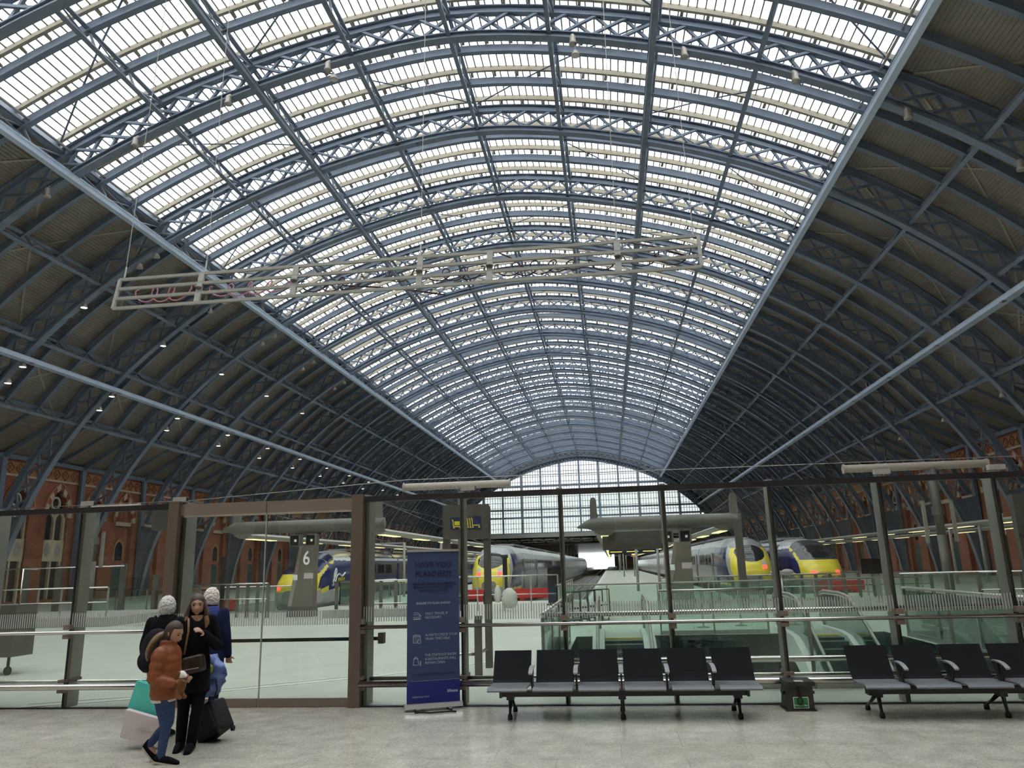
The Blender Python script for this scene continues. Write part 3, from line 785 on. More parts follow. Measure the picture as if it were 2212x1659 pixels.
# little security cameras on the top rail
for x, y in ((-8.0, D+.05), (-6.45, D), (-2.0, D), (3.75, D), (5.22, D)):
    t = thing('security_camera', {-8.0: 'small pale security camera on the top rail over the left glass panel', -6.45: 'small pale security camera above the left door post', -2.0: 'small security camera on the top rail above the banner', 3.75: 'pale security camera on the top rail above the emergency box bay', 5.22: 'pale security camera on the top rail at the far right'}[x], 'camera', (x, y, 2.91), 'security cameras along the screen')
    b = MB().box(-.11, .10, -.04, .04, .02, .09); b.build('housing', 'pale_grey', t, world=False); MB().box(.0, .03, -.015, .015, -.01, .03).build('mount', 'pale_grey', t, world=False); MB().box(.10, .105, -.028, .028, .03, .08).build('lens', 'black_trim', t, world=False)

# double glass door between bronze posts
dr = bpy.data.objects.new('door_1', None); COL.objects.link(dr); dr.location = (-5.06, D, 0); dr['base'] = (-5.06, D, 0)
tag(dr, 'double glass door with bronze header between two bronze posts', kind='structure')
for x0, x1 in ((-6.58, -6.42), (-3.72, -3.55)):
    MB().box(x0, x1, D-.10, D+.06, 0, 2.93).build('door_post', 'post_bronze', dr)
    MB().box(x0+.02, x1+.05, D+.06, D+.36, 0, 2.93).build('door_jamb', 'post_grey', dr)
for a, b in ((-6.42, -5.068), (-5.052, -3.72)):
    MB().box(a, b, D-.03, D+.03, 2.72, 2.89).build('door_header', 'bronze_panel', dr)
    MB().box(a, b, D-.025, D+.025, .005, .115).build('kick_rail', 'bronze_panel', dr)
    MB().box(a, b, D-.015, D+.015, 2.69, 2.72).build('bright_edge', 'stainless', dr)
    p = MB().box(a, b, D-.006, D+.006, .115, 2.70).build('door_pane', 'screen_glass', dr)
    m = MB(); x = a+.02
    while x < b-.03: m.box(x, x+.016, D-.0075, D-.0062, 1.10, 1.30); x += .0365
    m.build('frit_stripes', 'frit', p, world=False)
MB().box(-5.068, -5.052, D-.012, D+.012, .01, 2.70).build('meeting_seal', 'aluminium', dr)
tb = thing('barrier_tape', 'black retractable barrier tape stretched behind the glass door', 'barrier', (-5, D+.4, 0))
MB().box(-6.4, -3.40, D+.395, D+.40, .84, .89).build('tape', 'black_trim', tb); MB().box(-3.42, -3.34, D+.30, D+.42, .80, .95).build('cassette', 'black_trim', tb)

# ------------------------------------------------------------------ benches
PITCH = .556
def bench(name, x0, nseat, legs, label):
    t = thing(name, label, 'bench', (x0, 10.1, 0), 'rows of black airport seats')
    xl, xr = x0+.14, x0+nseat*PITCH-.21
    b = MB().box(xl, xr, 10.04, 10.16, .255, .325); b.box(xl-.03, xl, 10.02, 10.18, .245, .335); b.box(xr, xr+.03, 10.02, 10.18, .245, .335); b.build('beam', 'chair_metal', t)
    for i in range(nseat):
        xa = x0+i*PITCH; xb = xa+.486
        # seat pan: rolled front lip
        secs = [(9.74, .372), (9.76, .394), (9.83, .402), (9.95, .396), (10.08, .388), (10.18, .392), (10.24, .41)]
        m = MB(); m.rings([[(xa, y, z), (xb, y, z), (xb, y, z-.016), (xa, y, z-.016)] for y, z in secs]); m.build('seat', 'seat_pan', t)
        secs = [(10.20, .395), (10.25, .43), (10.30, .50), (10.36, .60), (10.42, .70), (10.455, .765)]
        m = MB(); m.rings([[(xa, y, z), (xb, y, z), (xb, y+.022, z-.006), (xa, y+.022, z-.006)] for y, z in secs]); m.build('backrest', 'seat_black', t)
        m = MB().box(xa+.16, xb-.16, 10.0, 10.2, .325, .38); m.bar((xa+.24, 10.17, .33), (xa+.24, 10.30, .42), .05, .03); m.bar((xa+.24, 10.30, .42), (xa+.24, 10.43, .62), .05, .03); m.build('seat_bracket', 'chair_metal', t)
    for i in range(nseat-1):
        xm = x0+(i+1)*PITCH-.035
        m = MB(); m.bar((xm, 10.1, .32), (xm, 10.17, .58), .022, .09, (0, 1, 0)); m.bar((xm, 10.08, .36), (xm, 9.97, .565), .02, .03, (0, 1, 0)); o = m.build('arm_support', 'chair_metal', t)
        pth = [(xm, 10.24, .605), (xm, 10.12, .608), (xm, 10.02, .597), (xm, 9.94, .572), (xm, 9.90, .55)]
        m = MB(); m.rings([[(xm-.027, y, z), (xm+.027, y, z), (xm+.022, y, z-.018), (xm-.022, y, z-.018)] for _, y, z in pth]); m.build('armrest', 'arm_grey', t)
    for x in legs:
        m = MB(); m.box(x-.045, x+.045, 10.03, 10.17, .22, .27); m.build('leg_hub', 'chair_metal', t)
        for yf in (10.0, 10.52):
            y1 = 10.06 if yf < 10.1 else 10.15
            MB().tube([(x, y1, .24), (x, (y1*.45+yf*.55), .13), (x, yf, .055)], [.028, .02, .016], 8).build('leg', 'chair_metal', t, True)
            MB().lathe((x, yf, 0), [(.030, 0), (.032, .02), (.028, .055), (.016, .065)], 12).build('foot', 'rubber', t, True)
bench('seat_row', -1.584, 6, (-1.34, .047, 1.437), 'row of six black airport seats beside the banner')
bench('seat_row', 2.832, 6, (3.05, 4.43, 5.83), 'row of black airport seats cut off by the right edge')

# ------------------------------------------------------------------ emergency box
eb = thing('emergency_box', 'black metal emergency box with green label between the seat rows', 'box', (2.24, 10.62, 0))
secs = [(0, 2.055, 2.425, 10.44, 10.82), (.02, 2.055, 2.425, 10.44, 10.82), (.021, 2.075, 2.405, 10.455, 10.81), (.30, 2.10, 2.40, 10.46, 10.80)]
MB().rings([[(a, c, z), (b, c, z), (b, d, z), (a, d, z)] for z, a, b, c, d in secs]).build('body', 'box_black', eb)
MB().box(2.085, 2.43, 10.43, 10.82, .295, .345).build('lid', 'box_black', eb)
MB().box(2.20, 2.30, 10.45, 10.55, .345, .348).build('sticker', 'pinkwhite_bag', eb)
for x in (2.07, 2.425): MB().box(x-.02, x+.012, 10.52, 10.66, .19, .225).build('side_handle', 'chair_metal', eb)
m = MB().box(2.232, 2.262, 10.425, 10.455, .255, .30); m.tube([(2.235+.03*math.cos(a), 10.432, .12+.045*math.sin(a)) for a in [i*math.pi/6 for i in range(13)]], .008, 6); m.tube([(2.245, 10.43, .16), (2.25, 10.43, .25)], .007, 6); m.build('padlock', 'rubber', eb)
gl = MB().box(2.155, 2.335, 10.445, 10.452, .035, .165).build('label_plate', 'white_ink', eb)
MB().box(2.161, 2.329, 10.443, 10.446, .041, .159).build('label_green', 'green_label', eb)
text_mesh('Emergency Box', .024, 'white_ink', 'label_text', eb, Matrix.Translation((2.245, 10.4425, .062)) @ TXZ, 'CENTER', 0, .0005)

# ------------------------------------------------------------------ roll-up banner
bx, by = -2.80, 10.55; bang = math.atan2(.26, .67)
bn = thing('roll_up_banner', 'tall dark blue roll-up banner asking HAVE YOU PLANNED?', 'banner', (bx, by, 0), rotz=bang)
BW, BZ0, BZ1 = .72, .085, 2.08
secs = 12
m = MB(); m.rings([[(BW*(.0), .004*math.sin(i), z), (BW, .004*math.sin(i+1), z), (BW, .003+.004*math.sin(i+1), z), (0, .003+.004*math.sin(i), z)] for i, z in enumerate([BZ0+(BZ1-BZ0)*q/secs for q in range(secs+1)])])
m.build('graphic_sheet', 'banner_blue', bn, world=False)
MB().box(-.005, BW+.005, -.012, .018, BZ1-.01, BZ1+.02).build('top_bar', 'aluminium', bn, world=False)
m = MB(); m.rings([[(x, -.07, .035), (x, .09, .03), (x, .09, .07), (x, .02, .095), (x, -.05, .09)] for x in (-.03, BW+.03)]); m.build('cassette', 'aluminium', bn, world=False)
for x in (.13, BW-.15): MB().box(x-.02, x+.02, -.16, .16, 0, .032).build('foot', 'black_trim', bn, world=False)
MB().tube([(BW*.5, .06, .09), (BW*.5, .06, BZ1-.02)], .008, 6).build('support_pole', 'aluminium', bn, world=False)
m = MB(); m.add([(0.0, -.0072, BZ0+.002), (BW, -.0072, BZ0+.002), (BW, -.0072, BZ0+.29), (.06, -.0072, BZ0+.29), (.02, -.0072, BZ0+.275), (0, -.0072, BZ0+.24)], [(0, 1, 2, 3, 4, 5)]); m.build('footer_band', 'banner_band', bn, world=False)
m = MB().box(.05, BW, -.0074, -.007, BZ0+.288, BZ0+.291); m.build('footer_line', 'ink_pale', bn, world=False)
def bt(txt, x, z, size, ink='ink_pale', al='LEFT', bold=0., sx=1.):
    return text_mesh(txt, size, ink, 'printed_text', bn, Matrix.Translation((x, -.0085, z)) @ TXZ, al, bold, .0004, sx)
cxb = BW*.5
bt('HAVE YOU', cxb, 1.855, .105, 'ink_navy', 'CENTER', .0026); bt('PLANNED?', cxb, 1.735, .105, 'ink_navy', 'CENTER', .0026)
bt('THERE ARE LIMITED RAIL SERVICES', cxb, 1.62, .043, 'ink_navy', 'CENTER', .0012, .93); bt('RUNNING THIS WEEK DUE TO', cxb, 1.575, .043, 'ink_navy', 'CENTER', .0012, .93); bt('INDUSTRIAL ACTION.', cxb, 1.53, .043, 'ink_navy', 'CENTER', .0012, .93)
bt('ENSURE TO PLAN AHEAD!', cxb, 1.365, .040, 'ink_pale', 'CENTER', .0008)
bt('ONLY TRAVEL IF', .245, 1.225, .047, sx=.9); bt('NECESSARY', .245, 1.175, .047, sx=.9)
bt('ALWAYS CHECK YOUR', .245, .945, .047, sx=.9); bt('TRAIN TIMETABLE', .245, .895, .047, sx=.9)
bt("THE STATION'S SHOPS", .245, .685, .047, sx=.9); bt('& RESTAURANTS WILL', .245, .635, .047, sx=.9); bt('REMAIN OPEN', .245, .585, .047, sx=.9)
bt('NATIONALRAIL.CO.UK/INDUSTRIALACTION', cxb, .445, .034, 'ink_navy', 'CENTER', .0005, .85)
bt('stpancras.com', .07, .165, .040, 'ink_pale'); bt('StPancras', BW-.03, .215, .050, 'ink_pale', 'RIGHT', .002, .75)
def icon(segs, name):
    m = MB()
    for (x0, z0), (x1, z1) in segs: m.bar((x0, -.008, z0), (x1, -.008, z1), .007, .0008, (0, 1, 0))
    m.build(name, 'ink_pale', bn, world=False)
ix, iz = .085, 1.17
icon([((ix, iz+.085), (ix+.065, iz+.085)), ((ix+.065, iz+.085), (ix+.10, iz+.05)), ((ix+.10, iz+.05), (ix+.10, iz+.028)), ((ix+.10, iz+.028), (ix, iz+.028)), ((ix, iz+.06), (ix+.06, iz+.06)), ((ix+.06, iz+.06), (ix+.10, iz+.045)), ((ix, iz+.008), (ix+.10, iz+.008)), ((ix, iz), (ix+.10, iz))], 'train_icon')
iz = .865
icon([((ix, iz), (ix, iz+.095)), ((ix, iz+.095), (ix+.095, iz+.095)), ((ix+.095, iz+.095), (ix+.095, iz+.045)), ((ix, iz), (ix+.055, iz)), ((ix, iz+.078), (ix+.095, iz+.078))]+[((ix+.02+.022*q, iz+.095), (ix+.02+.022*q, iz+.108)) for q in range(3)]+[((ix+.018+.022*q, iz+.02+.018*r), (ix+.030+.022*q, iz+.02+.018*r)) for q in range(3) for r in range(3)]+[((ix+.08+.025*math.cos(a), iz+.015+.025*math.sin(a)), (ix+.08+.025*math.cos(a+.7), iz+.015+.025*math.sin(a+.7))) for a in [.7*q for q in range(9)]], 'calendar_icon')
iz = .58
icon([((ix, iz), (ix+.07, iz)), ((ix, iz), (ix+.008, iz+.085)), ((ix+.07, iz), (ix+.062, iz+.085)), ((ix+.008, iz+.085), (ix+.062, iz+.085)), ((ix+.02, iz+.07), (ix+.022, iz+.10)), ((ix+.022, iz+.10), (ix+.048, iz+.10)), ((ix+.048, iz+.10), (ix+.05, iz+.07)), ((ix+.09, iz-.015), (ix+.09, iz+.05)), ((ix+.105, iz-.015), (ix+.105, iz+.05))], 'bag_icon')
cb = thing('loose_cable', 'short black cable bundle lying under the banner foot', 'cable', (-2.4, 10.55, 0))
MB().tube([(-2.66, 10.42, .012), (-2.55, 10.45, .014), (-2.45, 10.42, .012), (-2.33, 10.46, .014), (-2.2, 10.52, .012), (-2.12, 10.5, .012)], .011, 6).build('cable', 'rubber', cb, True)
# ------------------------------------------------------------------ escalator void behind the screen
vo = MB(); vo.box(VX0-.3, VX1+.3, VY0-.3, VY1+6, -5.6, -5.5)
vw = vo.build('floor_lower', 'platform_floor'); tag(vw, 'lower level floor seen down the escalator well', kind='structure')
vs_ = MB(); vs_.box(VX0-.05, VX0, VY0, VY1, -5.5, -.01); vs_.box(VX1, VX1+.05, VY0, VY1, -5.5, -.01); vs_.box(VX0, VX1, VY1, VY1+.05, -1.6, -.01); vs_.box(VX0, VX1, VY0-.05, VY0, -5.5, -.01)
tag(vs_.build('wall_void', 'void_grey'), 'grey lining of the escalator well', kind='structure')
def escalator(xc, label, wst=.92):
    t = thing('escalator', label, 'escalator', (xc, 20.3, 0), 'escalators going down')
    MB().box(xc-wst/2-.12, xc+wst/2+.12, 20.3, 21.6, -.06, .012).build('landing_plate', 'stainless_dull', t)
    MB().box(xc-wst/2, xc+wst/2, 20.22, 20.30, -.03, .016).build('comb', 'step_yellow', t)
    n = 22; z = -.02; y = 20.22
    for i in range(n):
        drop = .0 if i == 0 else (.06 if i == 1 else (.14 if i == 2 else .21)); z -= drop
        o = MB().box(xc-wst/2, xc+wst/2, y-.40, y, z-.23, z).build('step', 'step_dark', t); MB().box(xc-wst/2, xc+wst/2, y-.40, y-.37, z, z+.004).build('step_nosing', 'stainless_dull', o, world=False); y -= .355
    for s in (-1, 1):
        xg = xc+s*(wst/2+.14); path = [(21.75, 0), (20.3, 0), (19.6, -.06), (19.0, -.30), (13.0, -3.76)]
        sk = MB()
        for (ya, za), (yb, zb) in zip(path[:-1], path[1:]):
            x0, x1 = sorted((xg-s*.13, xg+s*.16)); sk.add([(x0, ya, za-.5), (x1, ya, za-.5), (x1, ya, za+.10), (x0, ya, za+.10), (x0, yb, zb-.5), (x1, yb, zb-.5), (x1, yb, zb+.10), (x0, yb, zb+.10)], MB.BF)
        sk.build('skirt', 'canopy_white', t)
        g = MB(); top = [(22.3, .55), (22.1, .86), (21.75, .93), (20.3, .93), (19.6, .87), (19.0, .63), (13.0, -2.83)]; bot = [(22.05, .1), (21.95, .1), (21.75, .1), (20.3, .1), (19.6, .04), (19.0, -.2), (13.0, -3.66)]
        g.rings([[(xg-.006, a, b), (xg+.006, a, b), (xg+.006, c, d), (xg-.006, c, d)] for (a, b), (c, d) in zip(top, bot)]); g.build('glass_side', 'green_glass', t)
        hr = [(22.0, .12), (22.32, .3), (22.36, .62), (22.2, .90), (21.8, .98), (20.3, .98), (19.6, .92), (19.0, .68), (13.0, -2.78)]
        MB().tube([(xg, a, b) for a, b in hr], .036, 8).build('handrail', 'post_grey', t, True)
        MB().tube([(xg+s*.0, a, b-.05) for a, b in hr[3:]], .03, 6).build('handrail_guide', 'stainless', t, True)
escalator(.21, 'escalator down with yellow comb line behind the middle seats')
escalator(4.95, 'escalator down with silver sides behind the emergency box')

def balustrade(name, pts, zt, label, pitch=1.45, frit=False, grp='glass balustrades beyond the screen', rail='stainless_dull', low=None, z0=0.0):
    t = thing(name, label, 'balustrade', (*pts[0], z0), grp)
    for p, q in zip(pts[:-1], pts[1:]):
        p, q = Vector((*p, 0)), Vector((*q, 0)); L = (q-p).length; n = max(1, round(L/pitch))
        for i in range(n):
            a, b = p.lerp(q, i/n), p.lerp(q, (i+1)/n); d = (b-a).normalized()*.02
            g = MB().bar(a+d+Vector((0, 0, (z0+.1+zt-.06)/2)), b-d+Vector((0, 0, (z0+.1+zt-.06)/2)), .012, zt-z0-.16).build('glass_panel', 'green_glass', t)
            if frit:
                m = MB(); nn = int((b-a).length/.042)
                for j in range(nn):
                    c = a.lerp(b, (j+.5)/nn); m.box(c.x-.010, c.x+.010, c.y-.012, c.y-.008, z0+frit, z0+frit+.30)
                m.build('frit_stripes', 'frit', g, world=False)
            MB().box(a.x-.02, a.x+.02, a.y-.03, a.y+.03, z0, zt-.04).build('baluster', 'post_grey', t)
        MB().box(q.x-.02, q.x+.02, q.y-.03, q.y+.03, z0, zt-.04).build('baluster', 'post_grey', t)
        MB().tube([p+Vector((0, 0, zt)), q+Vector((0, 0, zt))], .032, 8).build('handrail', rail, t, True)
        if low: MB().tube([p+Vector((0, -.05, low)), q+Vector((0, -.05, low))], .045, 8).build('low_rail', 'stainless', t, True)
        MB().bar(p+Vector((0, 0, z0+.05)), q+Vector((0, 0, z0+.05)), .05, .10).build('shoe', 'stainless_dull', t)
    return t
balustrade('balustrade', [(VX0-.1, 12.2), (VX1+.1, 12.2)], 1.10, 'steel and glass guard right behind the screen along the escalator well', 1.9, low=.42, rail='stainless')
balustrade('balustrade', [(VX0-.1, 12.25), (VX0-.1, 19.6)], 1.10, 'green glass guard along the left side of the escalator well', 1.8)
balustrade('balustrade', [(VX1+.1, 12.25), (VX1+.1, 19.6)], 1.10, 'green glass guard along the right side of the escalator well', 1.8)
balustrade('balustrade', [(1.2, VY1+.05), (3.9, VY1+.05)], 1.10, 'green glass guard between the two escalator heads', 1.35, frit=.75)
balustrade('balustrade', [(-2.0, 40.5), (-2.0, 28.6), (10.6, 28.6)], 1.10, 'long green glass guard with dark rail in front of the trains', 1.8, frit=.12, rail='post_grey')
balustrade('balustrade', [(2.2, 36.2), (9.5, 36.2)], 1.12, 'rear green glass guard nearer the right-hand trains', 1.8, rail='post_grey')
balustrade('balustrade', [(10.9, 31.5), (24.0, 33.5)], 1.15, 'glass guard running to the right brick wall', 1.9, rail='stainless')
balustrade('balustrade', [(-26.0, 36.2), (-14.2, 35.6)], 1.2, 'low green glass guard at the left behind the ramp railing', 1.7, rail='stainless')
balustrade('balustrade', [(-14.6, 52.0), (-14.6, 41.0), (-9.6, 41.0)], 1.2, 'green glass guard beside the numbered pylon', 1.6, rail='stainless')

def railing(pts, zt, label, pitch=.9, mids=(.5,), flat=False, z0=0.0):
    t = thing('railing', label, 'railing', (*pts[0], z0), 'steel post railings')
    for p, q in zip(pts[:-1], pts[1:]):
        p, q = Vector((*p, 0)), Vector((*q, 0)); n = max(1, round((q-p).length/pitch))
        for i in range(n+1):
            c = p.lerp(q, i/n); MB().box(c.x-(.07 if flat else .03), c.x+(.07 if flat else .03), c.y-.025, c.y+.025, z0, zt).build('post', 'grey_paint' if flat else 'stainless_dull', t)
        MB().tube([p+Vector((0, -.05, zt)), q+Vector((0, -.05, zt))], .03, 8).build('top_rail', 'stainless', t, True)
        for f in mids: MB().tube([p+Vector((0, -.05, z0+(zt-z0)*f)), q+Vector((0, -.05, z0+(zt-z0)*f))], .022, 8).build('mid_rail', 'stainless', t, True)
def plinth(x0, x1, y0, y1, h, label):
    t = thing('plinth', label, 'plinth', ((x0+x1)/2, y0, 0), 'low stone plinths')
    MB().box(x0, x1, y0, y1, 0, h).build('plinth_block', 'pale_grey', t); MB().box(x0+.1, x1-.1, y0-.02, y0, .03, h-.06).build('kick_band', 'void_grey', t)
plinth(-33, -19.2, 28.2, 34.0, .34, 'long low plinth carrying the left ramp railing')
railing([(-31.5, 28.6), (-19.6, 28.6)], 1.45, 'steel railing on the left plinth', 1.0, z0=.34)
railing([(-19.4, 33.5), (-14.4, 31.6)], 1.40, 'steel railing with flat posts left of the numbered pylon', .62, (.55,), True)
railing([(-11.4, 31.6), (-7.6, 31.6)], 1.40, 'steel railing with flat posts right of the numbered pylon', .62, (.35,), True)
railing([(-8.1, 33.5), (-2.3, 33.5)], 1.42, 'steel railing in front of the middle train', 1.25, (.46,))
railing([(13.5, 31.0), (24.0, 31.0)], 1.15, 'steel railing with flat posts at the right', .75, (.45, .25), True)
railing([(5.0, 38.0), (14.5, 38.0)], 1.1, 'steel railing in front of the right-hand trains', .62, (.5,), True)
plinth(-11.6, -7.6, 30.6, 31.2, .30, 'short low plinth right of the numbered pylon')
plinth(13.2, 24.5, 30.2, 30.8, .28, 'low pale plinth under the right railing')
# tall windscreen of glass blades at far left
t = thing('glass_windbreak', 'tall glass windbreak with grey posts in front of the left brick arches', 'windbreak', (-30, 36, 0))
for i in range(11):
    x = -38+i*1.75; MB().box(x-.14, x+.14, 36, 36.15, 0, 2.45 if i < 9 else 1.9).build('post', 'grey_paint', t)
    if i < 10: MB().box(x+.16, x+1.6, 36.07, 36.08, .15, 2.3 if i < 8 else 1.8).build('glass_panel', 'screen_glass', t)
MB().tube([(-38, 35.95, 2.35), (-23.9, 35.95, 2.35)], .035, 8).build('top_rail', 'stainless', t, True)

# ------------------------------------------------------------------ platform T frames and canopies
mat('pylon_steel', (.30, .285, .25), .28, .75)
def tframe(xc, y, x0, x1, zt, label, number=None):
    t = thing('tubular_gantry', label, 'gantry', (xc, y, 0), 'tubular T frames at the platform heads')
    L = x1-x0
    MB().tube([(x0-.55, y, zt-.12), (x0-.15, y, zt-.02), (x0+.1, y, zt), (x1-.1, y, zt), (x1+.1, y, zt)], [.03, .17, .27, .27, .25], 16).build('cross_tube', 'grey_paint', t, True)
    for x in (x0+.15, x1-.15):
        m = MB(); m.prism([(-.16, 0), (.16, 0), (.13, .85), (.07, .98), (-.07, .98), (-.13, .85)], lambda a, b, c: (x+a, y+c, zt+.1+b), -.11, .11); m.build('fin', 'grey_paint', t)
    for q in (-.62, .10): MB().box(xc+q, xc+q+.48, y-.22, y+.1, zt-.83, zt-.36).build('display_box', 'grey_paint', t); MB().box(xc+q+.04, xc+q+.40, y-.235, y-.22, zt-.80, zt-.40).build('display_face', 'screen_black', t); MB().box(xc+q+.22, xc+q+.32, y-.242, y-.235, zt-.66, zt-.56).build('display_mark', 'white_ink', t)
    m = MB(); m.rings([[(xc-.60, y-.28, 0.), (xc+.55, y-.28, 0.), (xc+.55, y+.25, 0.), (xc-.60, y+.25, 0.)], [(xc-.60, y-.28, .42), (xc+.55, y-.28, .42), (xc+.55, y+.25, .42), (xc-.60, y+.25, .42)]]); m.build('pylon_base', 'grey_paint', t)
    m = MB(); m.rings([[(xc-.55, y-.25, .42), (xc+.50, y-.25, .42), (xc+.50, y+.22, .42), (xc-.55, y+.22, .42)], [(xc-.12, y-.25, zt-.83), (xc+.52, y-.25, zt-.83), (xc+.52, y+.22, zt-.83), (xc-.12, y+.22, zt-.83)]]); m.build('pylon', 'pylon_steel', t)
    m = MB(); m.rings([[(xc-.57, y-.27, .44), (xc-.40, y-.27, .44), (xc-.40, y-.24, .44), (xc-.57, y-.24, .44)], [(xc-.15, y-.27, zt-.85), (xc+.0, y-.27, zt-.85), (xc, y-.24, zt-.85), (xc-.15, y-.24, zt-.85)]]); m.build('bright_edge', 'stainless', t)
    MB().box(xc+.10, xc+.5, y-.265, y-.25, 1.55, 1.78).build('notice', 'pinkwhite_bag', t); MB().box(xc-.36, xc-.18, y-.285, y-.27, 1.5, 1.72).build('notice', 'white_ink', t)
    if number: text_mesh(number, .82, 'white_ink', 'platform_number', t, Matrix.Translation((xc+.18, y-.262, zt-1.62)) @ TXZ, 'CENTER', .008, .004, .8)
    MB().tube([(xc+.2, y, zt-.3), (xc+.2, y, zt-.84)], .09, 10).build('neck', 'grey_paint', t, True)
tframe(-13.0, 32.0, -16.3, -9.6, 3.75, 'grey tubular T frame over the steel pylon numbered 6', '6')
tframe(2.7, 32.0, -.75, 5.2, 3.42, 'grey tubular T frame in front of the right-hand trains')
tframe(22.0, 32.0, 19.0, 25.6, 3.7, 'grey tubular T frame near the right brick wall')
def canopy(x, y0, y1, z, w_, label, sx=0):
    t = thing('platform_canopy', label, 'canopy', (x, y0, z), 'slim platform canopies')
    m = MB(); m.rings([[(x-w_/2, y, z), (x-w_*.2, y, z-.12), (x+w_*.2, y, z-.12), (x+w_/2, y, z), (x+w_*.2, y, z+.12), (x-w_*.2, y, z+.12)] for y in (y0, y1)]); m.build('canopy_blade', 'pale_grey', t)
    n = int((y1-y0)/6.0)
    for i in range(n):
        y = y0+.6+i*6.0; MB().box(x-.16, x+.16, y, y+2.6, z-.15, z-.12).build('light_strip', 'glow_warm', t)
    for i in range(0, n, 9):
        y = y0+20+i*6.0
        if y < y1: m = MB().tube([(x+sx, y, z+.15), (x+sx, y, 0)], .09, 8); m.bar((x, y, z+.12), (x+sx, y, z+.12), .12, .1); m.build('column', 'pale_grey', t, True)
for x, z, lb in ((-16.0, 3.45, 'left of the numbered pylon'), (-9.9, 3.45, 'right of the numbered pylon'), (-.2, 3.1, 'along the middle platform, left row'), (4.7, 3.15, 'along the middle platform, right row'), (19.6, 3.4, 'nearest the right brick wall, inner row'), (24.9, 3.4, 'nearest the right brick wall, outer row')):
    canopy(x, 32.3, 170, z, .85, 'slim grey platform canopy with lights underneath, '+lb, 1.9 if x in (-16.0, -.2, 19.6) else -1.6)

# masts with long pale tube housings
mat('tube_beige', (.33, .295, .24), .6)
def mast(xc, y, xa, xb, z, label, wd=.36, col=True):
    t = thing('tube_mast', label, 'mast', (xc, y, 0), 'masts carrying long pale tubes')
    MB().tube([(xa, y, z), (xa+.06, y, z), (xb-.06, y, z), (xb, y, z)], [.155, .165, .165, .155], 16).build('tube_housing', 'tube_beige', t, True)
    for x in (xa+.02, xb-.02): MB().lathe((x-.03, y, z), [(.2, 0), (.2, .06)], 16, 'x').build('end_cap', 'tube_beige', t)
    for f in (.3, .5, .7):
        x = xa+(xb-xa)*f; MB().lathe((x-.02, y, z), [(.175, 0), (.175, .04)], 16, 'x').build('band', 'pale_grey', t)
    if col:
        MB().tube([(xc, y, 0), (xc, y, 2.6)], wd/2, 14).build('lower_column', 'grey_paint', t, True); MB().tube([(xc, y, 2.6), (xc, y, z-.1)], wd/2*.9, 14).build('upper_column', 'grey_paint', t, True)
        MB().lathe((xc, y, 3.4), [(wd/2+.05, 0), (wd/2+.05, .35)], 14).build('clamp', 'grey_paint', t)
        for q in (-.55, .55): MB().box(xc+q-.06, xc+q+.06, y-.06, y+.06, 2.3, 4.0).build('speaker_arm', 'post_grey', t)
mast(-6.2, 33.6, -9.1, -4.25, 5.42, 'pale tube housing above the banner', col=False)
MB().tube([(-6.6, 33.9, 0), (-6.6, 33.9, 5.3)], .1, 10).build('column', 'grey_paint', bpy.data.objects['tube_mast'], True)
mast(13.4, 33.4, 9.9, 15.6, 5.42, 'grey mast with pale tube housing at the right')
mast(-25.2, 35.2, -25.9, -22.9, 5.15, 'grey mast with pale tube housing in front of the left brick arches', .5)
m = MB().box(-25.1, -24.95, 34.9, 34.94, 1.3, 1.75); m.build('notice', 'white_ink', bpy.data.objects['tube_mast.002'])
wr = thing('overhead_wire', 'thin wire strung over the platforms behind the screen', 'wire', (-10, 33, 6))
MB().tube([(-34, 38, 5.6), (-20, 35, 5.35), (-9, 33.6, 5.75), (8, 33.5, 5.7), (24, 33.4, 5.65)], .018, 5).build('wire', 'post_grey', wr)
for (xa, za), (xb, zb, yb), lb in (((-16.15, 4.7), (-16.0, 3.6, 60), 'left fin of the numbered frame'), ((-9.75, 4.7), (-9.9, 3.6, 60), 'right fin of the numbered frame'), ((-.6, 4.35), (-.2, 3.2, 60), 'left fin of the middle frame'), ((5.05, 4.35), (4.7, 3.25, 60), 'right fin of the middle frame')):
    t = thing('stay_cable', 'thin stay cable running back from the '+lb, 'cable', (xa, 32, za), 'stay cables of the canopies'); MB().tube([(xa, 32, za), (xb, yb, zb)], .02, 5).build('cable', 'grey_paint', t)

# ------------------------------------------------------------------ trolley park sign, kiosk and small things
ts = thing('trolley_sign', 'grey gantry sign with yellow trolley pictograms on blue', 'sign', (-2.76, 14.9, 0))
for x in (-3.17, -2.37): MB().box(x-.06, x+.06, 14.85, 15.0, 0, 3.0).build('post', 'sign_grey', ts)
MB().box(-3.22, -2.32, 14.82, 14.95, 2.38, 3.04).build('sign_box', 'sign_grey', ts)
MB().box(-3.08, -2.46, 14.808, 14.82, 2.56, 2.80).build('blue_panel', 'sign_blue', ts)
m = MB()
def stroke(pts, w=.018):
    for (a, b), (c, d) in zip(pts[:-1], pts[1:]): m.bar((a, 14.804, b), (c, 14.804, d), w, .006, (0, 1, 0))
stroke([(-3.04, 2.755), (-3.02, 2.74), (-3.01, 2.62), (-2.86, 2.62)]); m.box(-2.99, -2.885, 14.80, 14.807, 2.645, 2.72)
for q in (0, .045, .09): stroke([(-2.75+q, 2.775), (-2.73+q, 2.76), (-2.72+q, 2.62)])
stroke([(-2.63, 2.635), (-2.49, 2.635)])
for x in (-3.0, -2.88, -2.715, -2.67, -2.625, -2.50): m.lathe((x, 14.80, 2.60), [(.001, 0), (.016, 0), (.016, .007), (.001, .007)], 10, 'y')
m.build('pictogram', 'sign_yellow', ts)
tr = thing('trolley_rail', 'low steel guide rail with short post beside the trolley sign', 'rail', (-2.4, 13.85, 0))
